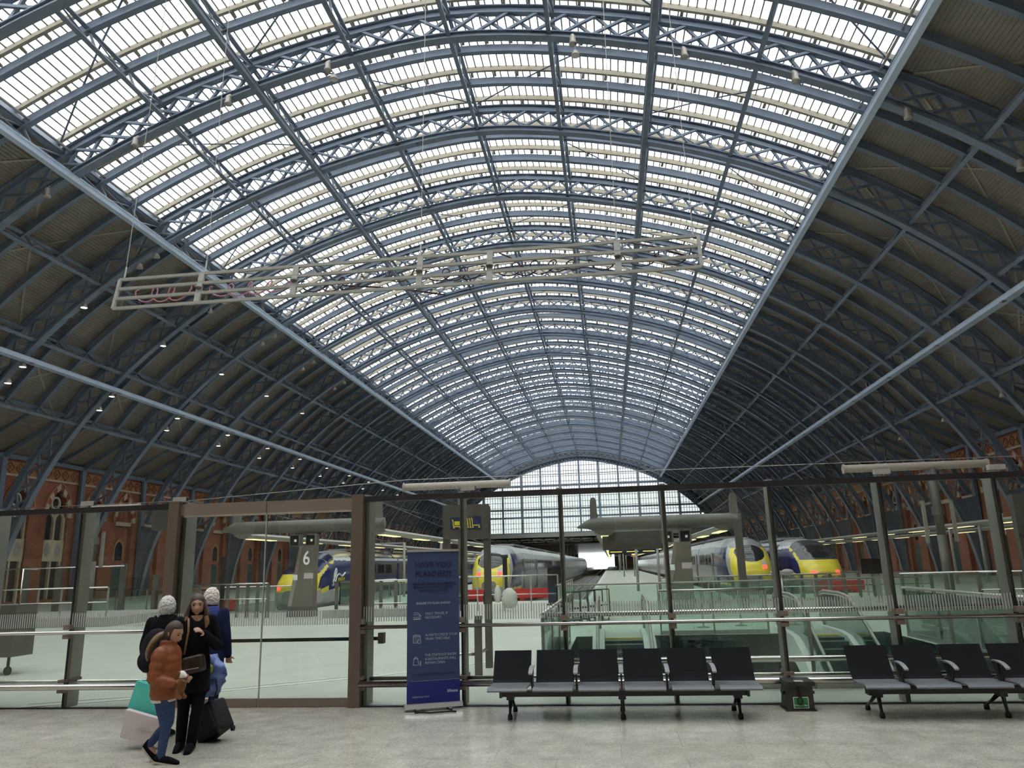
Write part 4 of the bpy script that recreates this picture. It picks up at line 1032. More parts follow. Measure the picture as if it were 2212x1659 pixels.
MB().box(-2.45, -2.33, 13.8, 13.92, 0, 1.0).build('post', 'sign_grey', tr); MB().tube([(-3.3, 13.86, .36), (-2.39, 13.86, .36), (-2.37, 14.85, .36)], .03, 8).build('rail', 'stainless', tr, True); MB().tube([(-3.3, 13.86, .30), (-3.3, 13.86, 0)], .03, 8).build('rail_leg', 'stainless', tr, True)
t = thing('trolley_sign', 'grey trolley sign cut off by the right edge', 'sign', (6.95, 13.2, 0))
MB().box(6.45, 7.35, 13.2, 13.33, 2.1, 2.75).build('sign_box', 'sign_grey', t); MB().box(6.60, 7.3, 13.19, 13.2, 2.28, 2.55).build('blue_panel', 'sign_blue', t); MB().box(6.66, 6.68, 13.18, 13.19, 2.34, 2.5).build('pictogram', 'sign_yellow', t); MB().box(6.46, 6.58, 13.22, 13.32, 0, 2.1).build('post', 'sign_grey', t); MB().box(7.2, 7.32, 13.22, 13.32, 0, 2.1).build('post', 'sign_grey', t)
t = thing('information_kiosk', 'dark navy information kiosk at the end of the escalator guard', 'kiosk', (-3.0, 37.0, 0))
MB().box(-3.0, -2.27, 36.8, 37.4, .05, 1.8).build('cabinet', 'kiosk_navy', t); MB().box(-3.05, -2.22, 36.75, 37.45, 0, .06).build('base', 'black_trim', t)
MB().box(-2.93, -2.34, 36.79, 36.8, 1.0, 1.7).build('screen', 'screen_black', t)
t = thing('bollard', 'black slim bollard post in front of the middle train', 'bollard', (-4.9, 36.0, 0)); MB().box(-5.0, -4.8, 35.95, 36.1, 0, 2.35).build('post', 'black_trim', t); MB().box(-5.05, -4.75, 35.9, 36.1, 2.2, 2.35).build('head', 'black_trim', t)
t = thing('bollard', 'black slim bollard post in front of the left red buffer', 'bollard', (-18.0, 34.5, 0)); MB().box(-18.1, -17.9, 34.5, 34.62, 0, 2.6).build('post', 'black_trim', t)
# hanging departure boards
def board(x, y, z, w_, h, label, lines=True, m_='kiosk_navy'):
    t = thing('departure_board', label, 'board', (x, y, z), 'hanging boards')
    MB().box(x-w_/2, x+w_/2, y, y+.15, z-h/2, z+h/2).build('casing', m_, t)
    if lines:
        for i in range(2):
            for q in range(3): MB().box(x-w_/2+.1+q*w_/3, x-w_/2+.1+q*w_/3+w_/4.2, y-.01, y, z+.06-i*.2, z+.11-i*.2).build('text_row', 'glow_display', t)
board(-11.2, 46, 2.35, 1.9, .5, 'small blue departure board left of the middle train')
board(1.6, 55, 2.7, 3.4, .55, 'blue departure board over the middle platform')
board(-36.0, 37, 2.6, 2.2, .6, 'blue departure board with amber lines at the far left')
board(1.0, 33.0, 2.75, 2.6, .75, 'blank grey board hanging under the middle T frame', False, 'sign_grey')
board(-6.86, D+.36, 2.70, .52, .32, 'blank grey board fixed to the left door post', False, 'sign_grey')
t = thing('display_screen', 'large black display screen before the far right train', 'screen', (10.6, 33, 0)); MB().box(10.0, 11.2, 33, 33.15, 1.15, 1.74).build('casing', 'screen_black', t); MB().box(10.5, 10.7, 33.05, 33.15, 0, 1.2).build('stand', 'post_grey', t)
t = thing('camera_head', 'pale double camera head on a thin pole behind the screen', 'camera', (5.4, 26, 0))
MB().tube([(5.4, 26, 0), (5.4, 26, 1.35)], .03, 8).build('pole', 'stainless_dull', t, True); MB().ell((5.25, 26, 1.4), .20, .14, .09).build('head', 'pale_grey', t, True); MB().ell((5.6, 26, 1.42), .20, .14, .09).build('head', 'pale_grey', t, True)
t = thing('wall_clock_lamp', 'small orange lamp glowing far down the middle platform', 'lamp', (2.6, 85, 2.8)); MB().box(2.3, 2.9, 85, 85.2, 2.65, 3.0).build('lamp_body', 'glow_orange', t)
for i, (x, y, lb) in enumerate(((2.5, 23.0, 'left'), (3.6, 23.4, 'middle'), (5.6, 24.5, 'right'))):
    t = thing('queue_post', f'dark queue post with round base beyond the escalators, {lb} one', 'post', (x, y, 0), 'queue posts'); MB().lathe((x, y, 0), [(.17, 0), (.17, .02), (.03, .04), (.03, .95), (.045, .96), (.045, 1.02)], 14).build('stand', 'post_grey', t, True)
t = thing('slim_post', 'dark slim square post in front of the right-hand yellow nose', 'post', (4.75, 29.4, 0)); MB().box(4.62, 4.88, 29.4, 29.6, 0, 3.3).build('post', 'sign_grey', t); MB().box(4.58, 4.92, 29.36, 29.64, 0, .04).build('base_plate', 'sign_grey', t)
# luggage trolleys nested behind the guard
for i in range(5):
    t = thing('luggage_trolley', f'dark luggage trolley nested by the green guard, {ORD[i]} in the row', 'trolley', (-1.5+i*.22, 24.5+i*.5, 0), 'nested luggage trolleys')
    x, y = -1.5+i*.22, 24.5+i*.5; m = MB()
    m.tube([(x, y, .12), (x, y, 1.0)], .02, 6); m.tube([(x+.5, y, .12), (x+.5, y, 1.0)], .02, 6); m.tube([(x, y, 1.0), (x+.5, y, 1.0)], .02, 6); m.tube([(x, y, .5), (x+.5, y, .5)], .015, 6)
    m.build('frame', 'chair_metal', t, True); MB().box(x-.02, x+.52, y, y+.75, .14, .18).build('deck', 'chair_metal', t)
    for wx, wy in ((x+.05, y+.05), (x+.45, y+.05), (x+.25, y+.7)): MB().lathe((wx-.02, wy, .07), [(.07, 0), (.07, .04)], 10, 'x').build('wheel', 'rubber', t)
t = thing('utility_trolley', 'dark wheeled utility trolley at the left edge behind the screen', 'trolley', (-12.5, 14.8, 0))
MB().box(-13.4, -11.9, 14.5, 15.1, .35, 1.35).build('cabinet', 'sign_grey', t); MB().tube([(-11.92, 14.6, .35), (-11.92, 14.6, 2.05), (-11.92, 15.0, 2.05)], .02, 6).build('handle', 'stainless', t, True)
for x in (-13.2, -12.05): m = MB().lathe((x-.03, 14.65, .08), [(.08, 0), (.08, .06)], 12, 'x'); m.box(x-.02, x+.02, 14.63, 14.67, .1, .36); m.build('caster', 'rubber', t)
t = thing('advert_panel', 'blue lit advertising panel at the far left', 'panel', (-34.5, 36.8, 0)); MB().box(-35.6, -33.9, 36.8, 37.0, .3, 2.2).build('frame', 'post_grey', t); MB().box(-35.5, -34.6, 36.78, 36.8, .4, 2.1).build('poster', 'cloth_blue', t); MB().box(-34.55, -34.0, 36.78, 36.8, .4, 2.1).build('poster', 'void_grey', t)

# red buffer stops
def buffer(x, y, w_, label):
    t = thing('buffer_stop', label, 'buffer stop', (x, y, 0), 'red buffer stops')
    MB().box(x-w_/2, x+w_/2, y, y+.25, .12, .62).build('cross_beam', 'red_paint', t)
    for q in (-1, 1):
        MB().box(x+q*w_*.36-.12, x+q*w_*.36+.12, y+.02, y+.24, -.9, .15).build('upright', 'red_paint', t)
        MB().bar((x+q*w_*.36, y+.2, .3), (x+q*w_*.36, y+1.6, -.9), .16, .2).build('raking_strut', 'red_paint', t)
    MB().box(x-w_*.36, x+w_*.36, y+.08, y+.18, -.25, -.12).build('lower_beam', 'red_paint', t)
buffer(-8.0, 42.6, 2.3, 'red buffer stop left of the middle train nose'); buffer(-4.0, 42.6, 2.5, 'red buffer stop right of the middle train nose')
buffer(-20.0, 37.0, 3.0, 'red buffer stop behind the left railing'); buffer(11.9, 43.4, 2.6, 'red buffer stop under the far right train nose')
t = thing('wrapped_bundle', 'pale plastic wrapped bundle tied to the railing before the middle train', 'bundle', (-4.6, 33.2, 0))
rb = random.Random(4)
def crumple(c, rx, ry, rz, nm, m_):
    mb = MB(); rs = []
    for i in range(11):
        u = i/10; w_ = math.sin(math.pi*min(.97, .12+u*.85))**.5
        rs.append([Vector((c[0]+rx*w_*math.cos(a)*rb.uniform(.85, 1.12), c[1]+ry*w_*math.sin(a)*rb.uniform(.85, 1.12), c[2]-rz+2*rz*u+rb.uniform(-.02, .02))) for a in [2*math.pi*j/18 for j in range(18)]])
    mb.rings(rs).build(nm, m_, t, True)
crumple((-4.35, 33.15, .52), .34, .2, .40, 'bag', 'plastic_sheet'); crumple((-4.85, 33.15, .70), .15, .14, .34, 'knot', 'white_cloth'); crumple((-5.3, 33.25, .55), .2, .2, .40, 'dark_sack', 'cloth_charcoal')

# ------------------------------------------------------------------ hanging neon frame, seen from behind
nf = thing('neon_frame', 'long pale frame with dark curly neon tubing hung under the roof', 'hanging frame', (-6.8, 23.6, 11.2))
NX = [-16.9, -13.78, -10.30, -5.88, -3.48, .78, 3.42]; NZ0, NZ1 = 11.02, 12.20; TY = .25
def nfp(x, f, dy=0): return Vector((x, 23.45+TY*f+dy, NZ0+(NZ1-NZ0)*f))
for f in (0, 1/3, 2/3, 1): MB().bar(nfp(NX[0], f), nfp(NX[-1], f), .10, .10).build('rail', 'neon_frame', nf)
for i, x in enumerate(NX):
    MB().bar(nfp(x, 0), nfp(x, 1), .11 if i in (0, 6) else .2, .10, (0, 1, 0)).build('upright', 'neon_frame', nf)
    if 0 < i < 6: MB().lathe(nfp(x, .5, -.08), [(.13, 0), (.13, .03)], 12).build('coupling', 'post_grey', nf)
random.seed(11)
def squiggle(x0, x1, amp, loops, f0, m_):
    pts = []; n = loops*14
    for i in range(n+1):
        u = i/n; th = 2*math.pi*loops*u; pts.append(nfp(x0+(x1-x0)*u-.28*math.sin(th), f0+amp*math.cos(th)+.06*math.sin(3.1*th*.37), .16+.05*math.sin(th)))
    MB().tube(pts, .024, 6).build('neon_tube', m_, nf, True)
for a in ((-16.2, -14.3, .20, 3, .45, 'neon_glow'), (-13.4, -10.6, .16, 4, .42, 'neon_glow'), (-10.0, -8.0, .17, 3, .35, 'neon_tube'), (-7.9, -6.2, .22, 2, .55, 'neon_tube'), (-5.6, -3.8, .16, 3, .4, 'neon_tube'), (-3.2, -.2, .18, 5, .42, 'neon_tube'), (-.1, .6, .3, 1, .5, 'neon_tube'), (1.0, 3.1, .26, 2, .5, 'neon_tube')): squiggle(*a)
for x, f0, f1, x2 in ((-3.2, 1.02, .5, -2.4), (.9, 1.1, .45, 3.0), (-8.6, .3, -.25, -5.0)): MB().tube([nfp(x, f0, .2), nfp((x+x2)/2, (f0+f1)/2+.08, .22), nfp(x2, f1, .2)], .03, 6).build('neon_tube', 'neon_tube', nf, True)
for x, xt in ((NX[0]+.15, NX[0]+.2), (NX[1]+.1, NX[1]-.2), (NX[3], NX[3]), (NX[5], NX[5]+.1), (NX[6]-.15, NX[6]-.3)):
    p = nfp(x, 1); s = -1 if xt < XA else 1; q = PA(s*AX(abs(xt-XA)), .2)
    t = MB().tube([p, p+Vector((0, .1, 1.2)), Vector((q.x, 24.8, q.y))], .014, 5); t.build('suspension_wire', 'post_grey', nf); MB().tube([p+Vector((0, .0, .05)), p+Vector((0, .05, .5))], .03, 6).build('turnbuckle', 'pale_grey', nf)
# ------------------------------------------------------------------ trains
def ring(xc, y, w_, zb, zt, n=130, e=3.4, zc=None):
    out = []
    for k in range(n):
        t = 2*math.pi*(k+.5)/n; c, s = math.cos(t), math.sin(t)
        zm = (zb+zt)/2; h = (zt-zb)/2
        ee = e if s < 0 else 2.7
        out.append(Vector((xc+w_*math.copysign(abs(c)**(2/ee), c), y, zm+h*math.copysign(abs(s)**(2/ee), s))))
    return out
def interp(tab, d):
    for (a, *u), (b, *v) in zip(tab[:-1], tab[1:]):
        if d <= b:
            f = (d-a)/(b-a); f = f*f*(3-2*f)*.35+f*.65; return [p+(q-p)*f for p, q in zip(u, v)]
    return tab[-1][1:]
NEW = [(0, .45, .30, .80), (.06, .66, .05, 1.05), (.25, .92, -.25, 1.40), (.6, 1.10, -.5, 1.78), (1.1, 1.24, -.65, 2.18), (1.8, 1.34, -.72, 2.58), (2.7, 1.40, -.75, 2.88), (4.0, 1.43, -.75, 3.03), (6.5, 1.44, -.75, 3.06)]
OLD = [(0, .35, .25, .70), (.08, .62, .0, .95), (.35, .88, -.3, 1.25), (.9, 1.10, -.55, 1.62), (1.7, 1.26, -.68, 2.05), (2.7, 1.34, -.74, 2.44), (3.9, 1.39, -.75, 2.72), (5.4, 1.41, -.75, 2.84), (6.5, 1.41, -.75, 2.86)]
def train(xc, y0, style, label, yend=200.0, logo=False, dz=.17):
    t = thing('train', label, 'train', (xc, y0, -.98), 'high speed trains at the buffers')
    tab = NEW if style == 'new' else OLD
    nose = 6.4; ND = 190; ds = [nose*(i/ND)**1.4 for i in range(ND+1)]; g = {}
    rs = [ring(xc, y0+d, *interp(tab, d)) for d in ds]; n = len(rs[0])
    def cls(p, nn, d):
        x, z = p.x-xc, p.z; ax = abs(x)
        if style == 'new':
            if z < .05: return 'skirt', 'train_grey'
            if (nn.y < -.34 and ax < 1.22) or (ax < .98 and nn.y < -.12 and d < 3.2):
                if (x/.86)**2+((z-2.02)/.50)**2 < 1 and z > 1.52: return 'windscreen', 'windscreen'
                if .52 < ax < .80 and 1.12 < z-(.25*(ax-.66)) < 1.58: return ('headlight', 'lens_clear') if z > 1.34 else ('tail_light', 'glow_red')
                if z < .42: return 'lower_fairing', 'train_lightgrey'
                if z < 2.35: return 'yellow_nose', 'train_yellow'
                return 'brow', 'train_grey'
            if z > 2.45: return 'roof', 'train_lightgrey' if d > 4.2 else 'train_grey'
            if d < .55+.55*max(0, z-.5) and z > .3: return 'yellow_nose', 'train_yellow'
            if d < .95+.75*max(0, z-.5): return 'grey_swoosh', 'train_lightgrey'
            if d < 5.2 and .35 < z < 2.3: return 'cab_side', 'train_navy'
            if d < 5.2 and z <= .35: return 'yellow_sill', 'train_yellow' if z > .22 else 'train_grey'
            if z > 1.25: return 'window_band', 'train_dark'
            return 'lower_side', 'train_grey'
        else:
            if z < .0: return 'skirt', 'train_lightgrey'
            if (nn.y < -.15 and ax < 1.15 and d < 4.6):
                if (x/.74)**2+((z-2.02)/.40)**2 < 1: return 'windscreen', 'windscreen'
                if z > 1.55 and ax < 1.05: return 'windscreen_surround', 'train_navy' if logo else 'train_dark'
                if .5 < ax < .78 and .72 < z < .95: return 'tail_light', 'glow_red'
                if z < .62: return 'lower_fairing', 'train_lightgrey'
                return 'yellow_nose', 'train_yellow'
            b = d-1.6*(z-1.05)
            if z > 2.42: return 'roof', 'train_lightgrey'
            if b < .0 and z > .55: return 'yellow_nose', 'train_yellow'
            if b < 1.05: return 'grey_chevron', 'train_lightgrey'
            if z > 2.25: return 'cornice', 'train_white'
            if z < .76: return 'yellow_stripe', 'train_yellow' if z > .62 else 'train_lightgrey'
            return 'navy_side', 'train_navy'
    for i in range(ND):
        d = (ds[i]+ds[i+1])/2
        for j in range(n):
            k = (j+1) % n; q = [rs[i][j], rs[i][k], rs[i+1][k], rs[i+1][j]]; c = (q[0]+q[1]+q[2]+q[3])/4
            nn = (q[1]-q[0]).cross(q[3]-q[0]); 
            if nn.length < 1e-9: nn = Vector((0, -1, 0))
            nn.normalize()
            if nn.dot(c-Vector((xc, c.y+1.0, 1.0))) < 0: nn = -nn
            nm, mt = cls(c, nn, d)
            if nm in ('headlight', 'tail_light'): nm = nm+('_l' if c.x < xc else '_r')
            g.setdefault((nm, mt), MB()).add(q, [(0, 1, 2, 3)])
    g.setdefault(('skirt_front', 'train_grey'), MB()).add(rs[0], [tuple(range(n))])
    for (nm, mt), m in g.items():
        nm = nm.replace('_l', '').replace('_r', '') if nm.startswith(('headlight', 'tail')) else nm
        me = m.mesh(nm); bm = bmesh.new(); bm.from_mesh(me); bmesh.ops.remove_doubles(bm, verts=bm.verts, dist=1e-4); bmesh.ops.recalc_face_normals(bm, faces=bm.faces); bm.to_mesh(me); bm.free()
        link(nm, me, mt, t, True)
    # coaches
    y = y0+nose; zt = tab[-1][3]; w_ = tab[-1][1]; first = True
    while y < yend:
        L = 9.5 if first else 19.5; a, b = y+(0 if first else .35), y+L
        m = MB(); m.rings([ring(xc, yy, w_, -.75, zt, 40) for yy in (a, b)]); co = m.build('coach', 'train_grey' if style == 'new' else 'train_navy', t, 'auto')
        m = MB(); rr = [ring(xc, yy, w_+.006, -.75, zt+.006, 40) for yy in (a, b)]; rf = [p for p in range(40) if rr[0][p].z > 2.38]
        for p in rf[:-1]: m.add([rr[0][p], rr[0][p+1], rr[1][p+1], rr[1][p]], [(0, 1, 2, 3)])
        m.build('roof_skin', 'train_lightgrey', co, True, False)
        for s in (-1, 1):
            xs0, xs1 = sorted((xc+s*(w_-.02), xc+s*(w_+.012)))
            MB().box(xs0, xs1, a+.1, b-.1, 1.30, 2.12).build('window_band', 'train_dark', co, world=False)
            if style == 'old': MB().box(xs0, xs1, a+.05, b-.05, .62, .76).build('stripe', 'train_yellow', co, world=False); MB().box(xs0, xs1, a+.05, b-.05, 2.25, 2.4).build('cornice', 'train_white', co, world=False)
            if y < y0+40:
                yy = a+1.0
                while yy+1.5 < b-.6:
                    xs2 = sorted((xc+s*w_, xc+s*(w_+.018))); MB().box(*xs2, yy, yy+1.45, 1.38, 2.04).build('window', 'windscreen', co, world=False); yy += 1.85
                xd = sorted((xc+s*w_, xc+s*(w_+.02))); MB().box(*xd, a+.18, a+.95, -.55, 2.15).build('door', 'train_dark', co, world=False)
        if first or y < y0+60: MB().box(xc-.7, xc+.7, a+1, b-1, zt-.02, zt+.14).build('roof_fairing', 'train_grey', co, world=False)
        if not first: MB().rings([ring(xc, yy, w_-.12, -.6, zt-.15, 24) for yy in (y-.02, y+.37)]).build('gangway', 'train_underframe', t)
        MB().box(xc-1.2, xc+1.2, a+.5, b-.5, -1.0, -.7).build('underframe', 'train_underframe', t); y = b; first = False
    MB().box(xc-1.0, xc+1.0, y0+1.2, y0+nose, -1.0, -.6).build('bogie', 'train_underframe', t)
    t.location.z += dz
    if style == 'new':
        MB().bar((xc, y0+1.05, 1.62), (xc+.1, y0+1.42, 2.1), .03, .03).build('wiper', 'black_trim', t)
    if logo:
        xr = xc+1.395; Ms = Matrix(((0, 0, 1, xr), (1, 0, 0, y0+3.55), (0, 1, 0, 1.12), (0, 0, 0, 1)))
        text_mesh('EUROSTAR', .24, 'sign_yellow', 'lettering', t, Ms, 'LEFT', .004, .004)
        sw = [(4.0, .92), (3.9, 1.08), (4.1, 1.30), (4.35, 1.62), (4.25, 1.78), (4.1, 1.58), (4.02, 1.25), (4.2, 1.08), (4.4, 1.36), (4.75, 1.48), (5.2, 1.36), (5.7, 1.55)]
        MB().tube([(xc+interp(tab, a-1.0)[0]+.01, y0+a-1.0, b) for a, b in catm(sw)], .045, 6).build('emblem', 'white_ink', t, True)
        text_mesh('3730', .16, 'white_ink', 'fleet_number', t, Matrix(((0, 0, 1, xr), (1, 0, 0, y0+2.6), (0, 1, 0, .84), (0, 0, 0, 1))), 'LEFT', .002, .004)
def catm(pts, n=6):
    P_ = [pts[0]]+pts+[pts[-1]]; out = []
    for i in range(1, len(P_)-2):
        p0, p1, p2, p3 = [Vector(q) for q in P_[i-1:i+3]]
        for j in range(n):
            t = j/n; out.append(.5*((2*p1)+(p2-p0)*t+(2*p0-5*p1+4*p2-p3)*t*t+(3*p1-p0-3*p2+p3)*t**3))
    out.append(Vector(pts[-1])); return out
train(-7.5, 47.6, 'new', 'grey high speed train with yellow nose in the middle, behind red buffers')
train(8.15, 46.3, 'new', 'grey high speed train with yellow nose and navy cab right of the middle frame')
train(11.95, 45.6, 'old', 'older train with white and yellow nose at the far right', yend=150)
train(-16.9, 39.6, 'old', 'older navy train with yellow nose behind the numbered pylon', yend=190, logo=True)
# ------------------------------------------------------------------ people
def fuse(mb, name, m, parent, voxel=.011, it=3, fac=.5):
    me = mb.mesh('tmp'); bm = bmesh.new(); bm.from_mesh(me); bmesh.ops.recalc_face_normals(bm, faces=bm.faces); bm.to_mesh(me); bm.free()
    o = bpy.data.objects.new('tmp', me); COL.objects.link(o)
    r = o.modifiers.new('r', 'REMESH'); r.mode = 'VOXEL'; r.voxel_size = voxel
    if it: s = o.modifiers.new('s', 'SMOOTH'); s.factor = fac; s.iterations = it
    dg = bpy.context.evaluated_depsgraph_get(); dg.update(); nm = bpy.data.meshes.new_from_object(o.evaluated_get(dg)); bpy.data.objects.remove(o)
    nm.name = name; nm.materials.clear()
    return link(name, nm, m, parent, True, True)
def limb(mb, pts, n=12, sub=4):
    V = [Vector(p) for p in pts]
    P_ = [V[0]]+V+[V[-1]]; out = []
    for i in range(1, len(P_)-2):
        p0, p1, p2, p3 = P_[i-1:i+3]
        for j in range(sub):
            t = j/sub; out.append(.5*((2*p1)+(p2-p0)*t+(2*p0-5*p1+4*p2-p3)*t*t+(3*p1-p0-3*p2+p3)*t**3))
    out.append(V[-1])
    mb.tube([o.to_3d() if len(o) == 3 else Vector(o[:3]) for o in out], [max(.003, o[3]) for o in out], n)
    for e in (V[0], V[-1]): mb.ell(e[:3], e[3], e[3], e[3], 10, 8)
class Fig:
    def __init__(s, pos, face, H, pose=None, lean=0.0):
        s.pos = Vector((pos[0], pos[1], 0)); f = Vector(face).normalized(); s.fw = Vector((f.x, f.y, 0)); s.rt = Vector((f.y, -f.x, 0)); s.k = H/1.7
        s.J = dict(hipL=(-.09, 0, .90), hipR=(.09, 0, .90), kneeL=(-.10, .03, .48), kneeR=(.10, .03, .48), ankL=(-.10, -.02, .085), ankR=(.10, -.02, .085), toeL=(-.12, .16, .035), toeR=(.12, .16, .035),
                   shL=(-.175, 0, 1.40), shR=(.175, 0, 1.40), elL=(-.235, -.03, 1.12), elR=(.235, -.03, 1.12), wrL=(-.24, .06, .88), wrR=(.24, .06, .88), neck=(0, 0, 1.46), head=(0, .025, 1.585))
        s.J.update(pose or {})
    def w(s, p): return s.pos+(s.rt*p[0]+s.fw*p[1])*s.k+Vector((0, 0, p[2]*s.k))
    def j(s, n): return s.w(s.J[n])
    def ring(s, z, rx, ry, dx=0, dy=0, n=24):
        return [s.w((dx+rx*math.cos(t), dy+ry*math.sin(t), z)) for t in [2*math.pi*i/n for i in range(n)]]
    def p4(s, n, r): q = s.j(n); return (q.x, q.y, q.z, r*s.k)
def mid(a, b, f, r): return tuple(a[i]+(b[i]-a[i])*f for i in range(3))+(r,)
HW_, HD_, HH_ = .073, .092, .112
def head_verts(mb, c, face, up_tilt, k):
    f = Vector((face[0], face[1], 0)).normalized(); M_ = head_matrix(f, up_tilt); rs = []; nu, nv = 36, 26
    for i in range(nv+1):
        ph = math.pi*i/nv*.998+.003; rg = []
        for j in range(nu):
            t = 2*math.pi*j/nu; x, y, z = math.sin(ph)*math.cos(t), math.sin(ph)*math.sin(t), -math.cos(ph)
            X, Y, Z = HW_*x, HD_*y, HH_*z
            if z < 0: X *= 1-.30*(-z)**1.5; Y *= 1-.08*(-z) if y > 0 else 1-.35*(-z)
            if y > 0:
                G = lambda u, s_: math.exp(-(u/s_)**2)
                Y += .036*G(X, .015)*(max(0, 1-abs(z+.24)/.34)) + .010*G(X, .03)*G(z+.52, .12) + .012*G(X, .03)*G(z+.88, .15)
                Y -= .012*(G(X-.031, .016)+G(X+.031, .016))*G(z-.06, .12); Y += .006*G(z-.24, .12)*G(X, .05)
            rg.append(Vector(c)+M_ @ (Vector((X, Y, Z))*k))
        rs.append(rg)
    mb.rings(rs)
    for s in (-1, 1): mb.ell(Vector(c)+M_ @ (Vector((s*.075, -.008, -.005))*k), .012*k, .018*k, .030*k, 10, 8)
    return M_
def head_matrix(f, tilt):
    rt = Vector((f.y, -f.x, 0)); fw = (f*math.cos(tilt)+Vector((0, 0, math.sin(tilt)))).normalized(); up = rt.cross(fw)
    return Matrix((rt, fw, up)).transposed()
def face_parts(parent, c, M_, k):
    for s in (-1, 1):
        e = MB(); e.ell(Vector(c)+M_ @ (Vector((s*.031, .0765, .008))*k), .0135*k, .010*k, .0075*k, 10, 8); e.build('eye', 'eye_dark', parent, True)
        b = MB(); b.tube([Vector(c)+M_ @ (Vector((s*x, y, z))*k) for x, y, z in ((.012, .088, .027), (.03, .086, .033), (.048, .074, .028))], .0035*k, 6); b.build('eyebrow', 'hair_brown', parent, True)
    m = MB(); m.ell(Vector(c)+M_ @ (Vector((0, .079, -.062))*k), .023*k, .010*k, .006*k, 12, 8); m.build('mouth', 'lip', parent, True)
def hand(mb, wr, d, nrm, k, curl=.5):
    """palm, four unequal curled fingers and a thumb from the side of the palm"""
    d = Vector(d).normalized(); nrm = (Vector(nrm)-d*Vector(nrm).dot(d)).normalized(); sd = d.cross(nrm)
    wr = Vector(wr); pc = wr+d*.045*k
    for q in (-.03, -.01, .01, .03): limb(mb, [(*(wr+sd*q*.5*k), .014*k), (*(wr+d*.085*k+sd*q*k), .0115*k)], 8, 2)
    for q, L in ((-.033, .062), (-.011, .076), (.011, .080), (.033, .072)):
        b = wr+d*.085*k+sd*q*k; a = curl; p1 = b+(d*math.cos(a)+nrm*math.sin(a))*L*.42*k; p2 = p1+(d*math.cos(2*a)+nrm*math.sin(2*a))*L*.32*k; p3 = p2+(d*math.cos(2.8*a)+nrm*math.sin(2.8*a))*L*.26*k
        limb(mb, [(*b, .0098*k), (*p1, .0088*k), (*p2, .0082*k), (*p3, .007*k)], 8, 3)
    b = wr+d*.03*k+sd*.030*k; p1 = b+(d*.6+sd*.75+nrm*.25).normalized()*.035*k; p2 = p1+(d*.85+sd*.2+nrm*.5).normalized()*.03*k
    limb(mb, [(*b, .013*k), (*p1, .0105*k), (*p2, .008*k)], 8, 3)
def skin_body(F, t, head_face, tilt, hands=None, m='skin', face=False, tz=0.0, kh=1.06):
    mb = MB(); k = F.k
    for s in 'LR':
        h, kn, an, to = F.p4('hip'+s, .082), F.p4('knee'+s, .052), F.p4('ank'+s, .036), F.p4('toe'+s, .028)
        limb(mb, [h, mid(h, kn, .4, .074*k), kn, mid(kn, an, .35, .052*k), an]); limb(mb, [(an[0], an[1], an[2]-.03*k, .036*k), mid(an, to, .6, .034*k), to])
        a, e, r = F.p4('sh'+s, .052), F.p4('el'+s, .039), F.p4('wr'+s, .026); limb(mb, [a, mid(a, e, .5, .045*k), e, mid(e, r, .4, .037*k), r])
        d = Vector(r[:3])-Vector(e[:3]); nr = F.fw+Vector((0, 0, .2)); cu = .45
        if hands and s in hands: nr, cu = hands[s]
        hand(mb, r[:3], d, nr, k, cu)
    mb.rings([F.ring(z+tz*max(0, z-1.0)/.45, rx, ry) for z, rx, ry in ((.82, .11, .08), (.90, .155, .105), (1.0, .145, .10), (1.10, .13, .092), (1.22, .15, .105), (1.33, .165, .105), (1.40, .15, .085), (1.455, .07, .06))])
    nk, hd = F.p4('neck', .052), F.p4('head', .05); limb(mb, [(nk[0], nk[1], nk[2]-.05*k, .06*k), nk, (hd[0], hd[1], hd[2]-.06*k, .05*k)])
    k *= kh; M_ = head_verts(mb, hd[:3], head_face, tilt, k)
    o = fuse(mb, 'body', m, t, .0085, 2)
    if face: face_parts(t, hd[:3], M_, k)
    return Vector(hd[:3]), M_
def trousers(F, t, m, r=1.0, flare=.0, top=.98):
    mb = MB(); k = F.k
    for s in 'LR':
        h, kn, an = F.p4('hip'+s, .10*r), F.p4('knee'+s, .066*r), F.p4('ank'+s, .050*r+flare)
        limb(mb, [h, mid(h, kn, .45, .088*r*k), kn, mid(kn, an, .5, (.060*r+flare*.5)*k), (an[0], an[1], an[2]-.01, an[3])])
    mb.rings([F.ring(z, rx, ry) for z, rx, ry in ((.80, .12, .09), (.88, .17, .12), (top, .16, .112))])
    return fuse(mb, 'trousers', m, t, .011, 3)
def shoes(F, t, m, sole='rubber'):
    for s in 'LR':
        a, b = F.j('ank'+s), F.j('toe'+s); k = F.k; mb = MB(); d = (b-a); dh = Vector((d.x, d.y, 0)).normalized() if Vector((d.x, d.y, 0)).length > .02 else F.fw
        ax = d.normalized(); heel = a-ax*.0+Vector((0, 0, -.035*k))-dh*.045*k
        tip = b+ax*.05*k
        limb(mb, [(*(a+Vector((0, 0, .012))), .046*k), (*(heel*.6+a*.4), .048*k)]); limb(mb, [(*heel, .040*k), (*(heel.lerp(tip, .5)+Vector((0, 0, .012*k))), .046*k), (*tip, .034*k)])
        sh = fuse(mb, 'shoe', m, t, .009, 2)
        dn = Vector((0, 0, -1)) if abs(ax.z) < .5 else (dh*-.3+Vector((0, 0, -.9))).normalized()
        m2 = MB(); p, q = heel+dn*.030*k, tip+dn*.022*k; m2.bar(p-ax*.03*k, q+ax*.02*k, .082*k, .022*k, -dn); m2.build('sole', sole, sh, False, False)
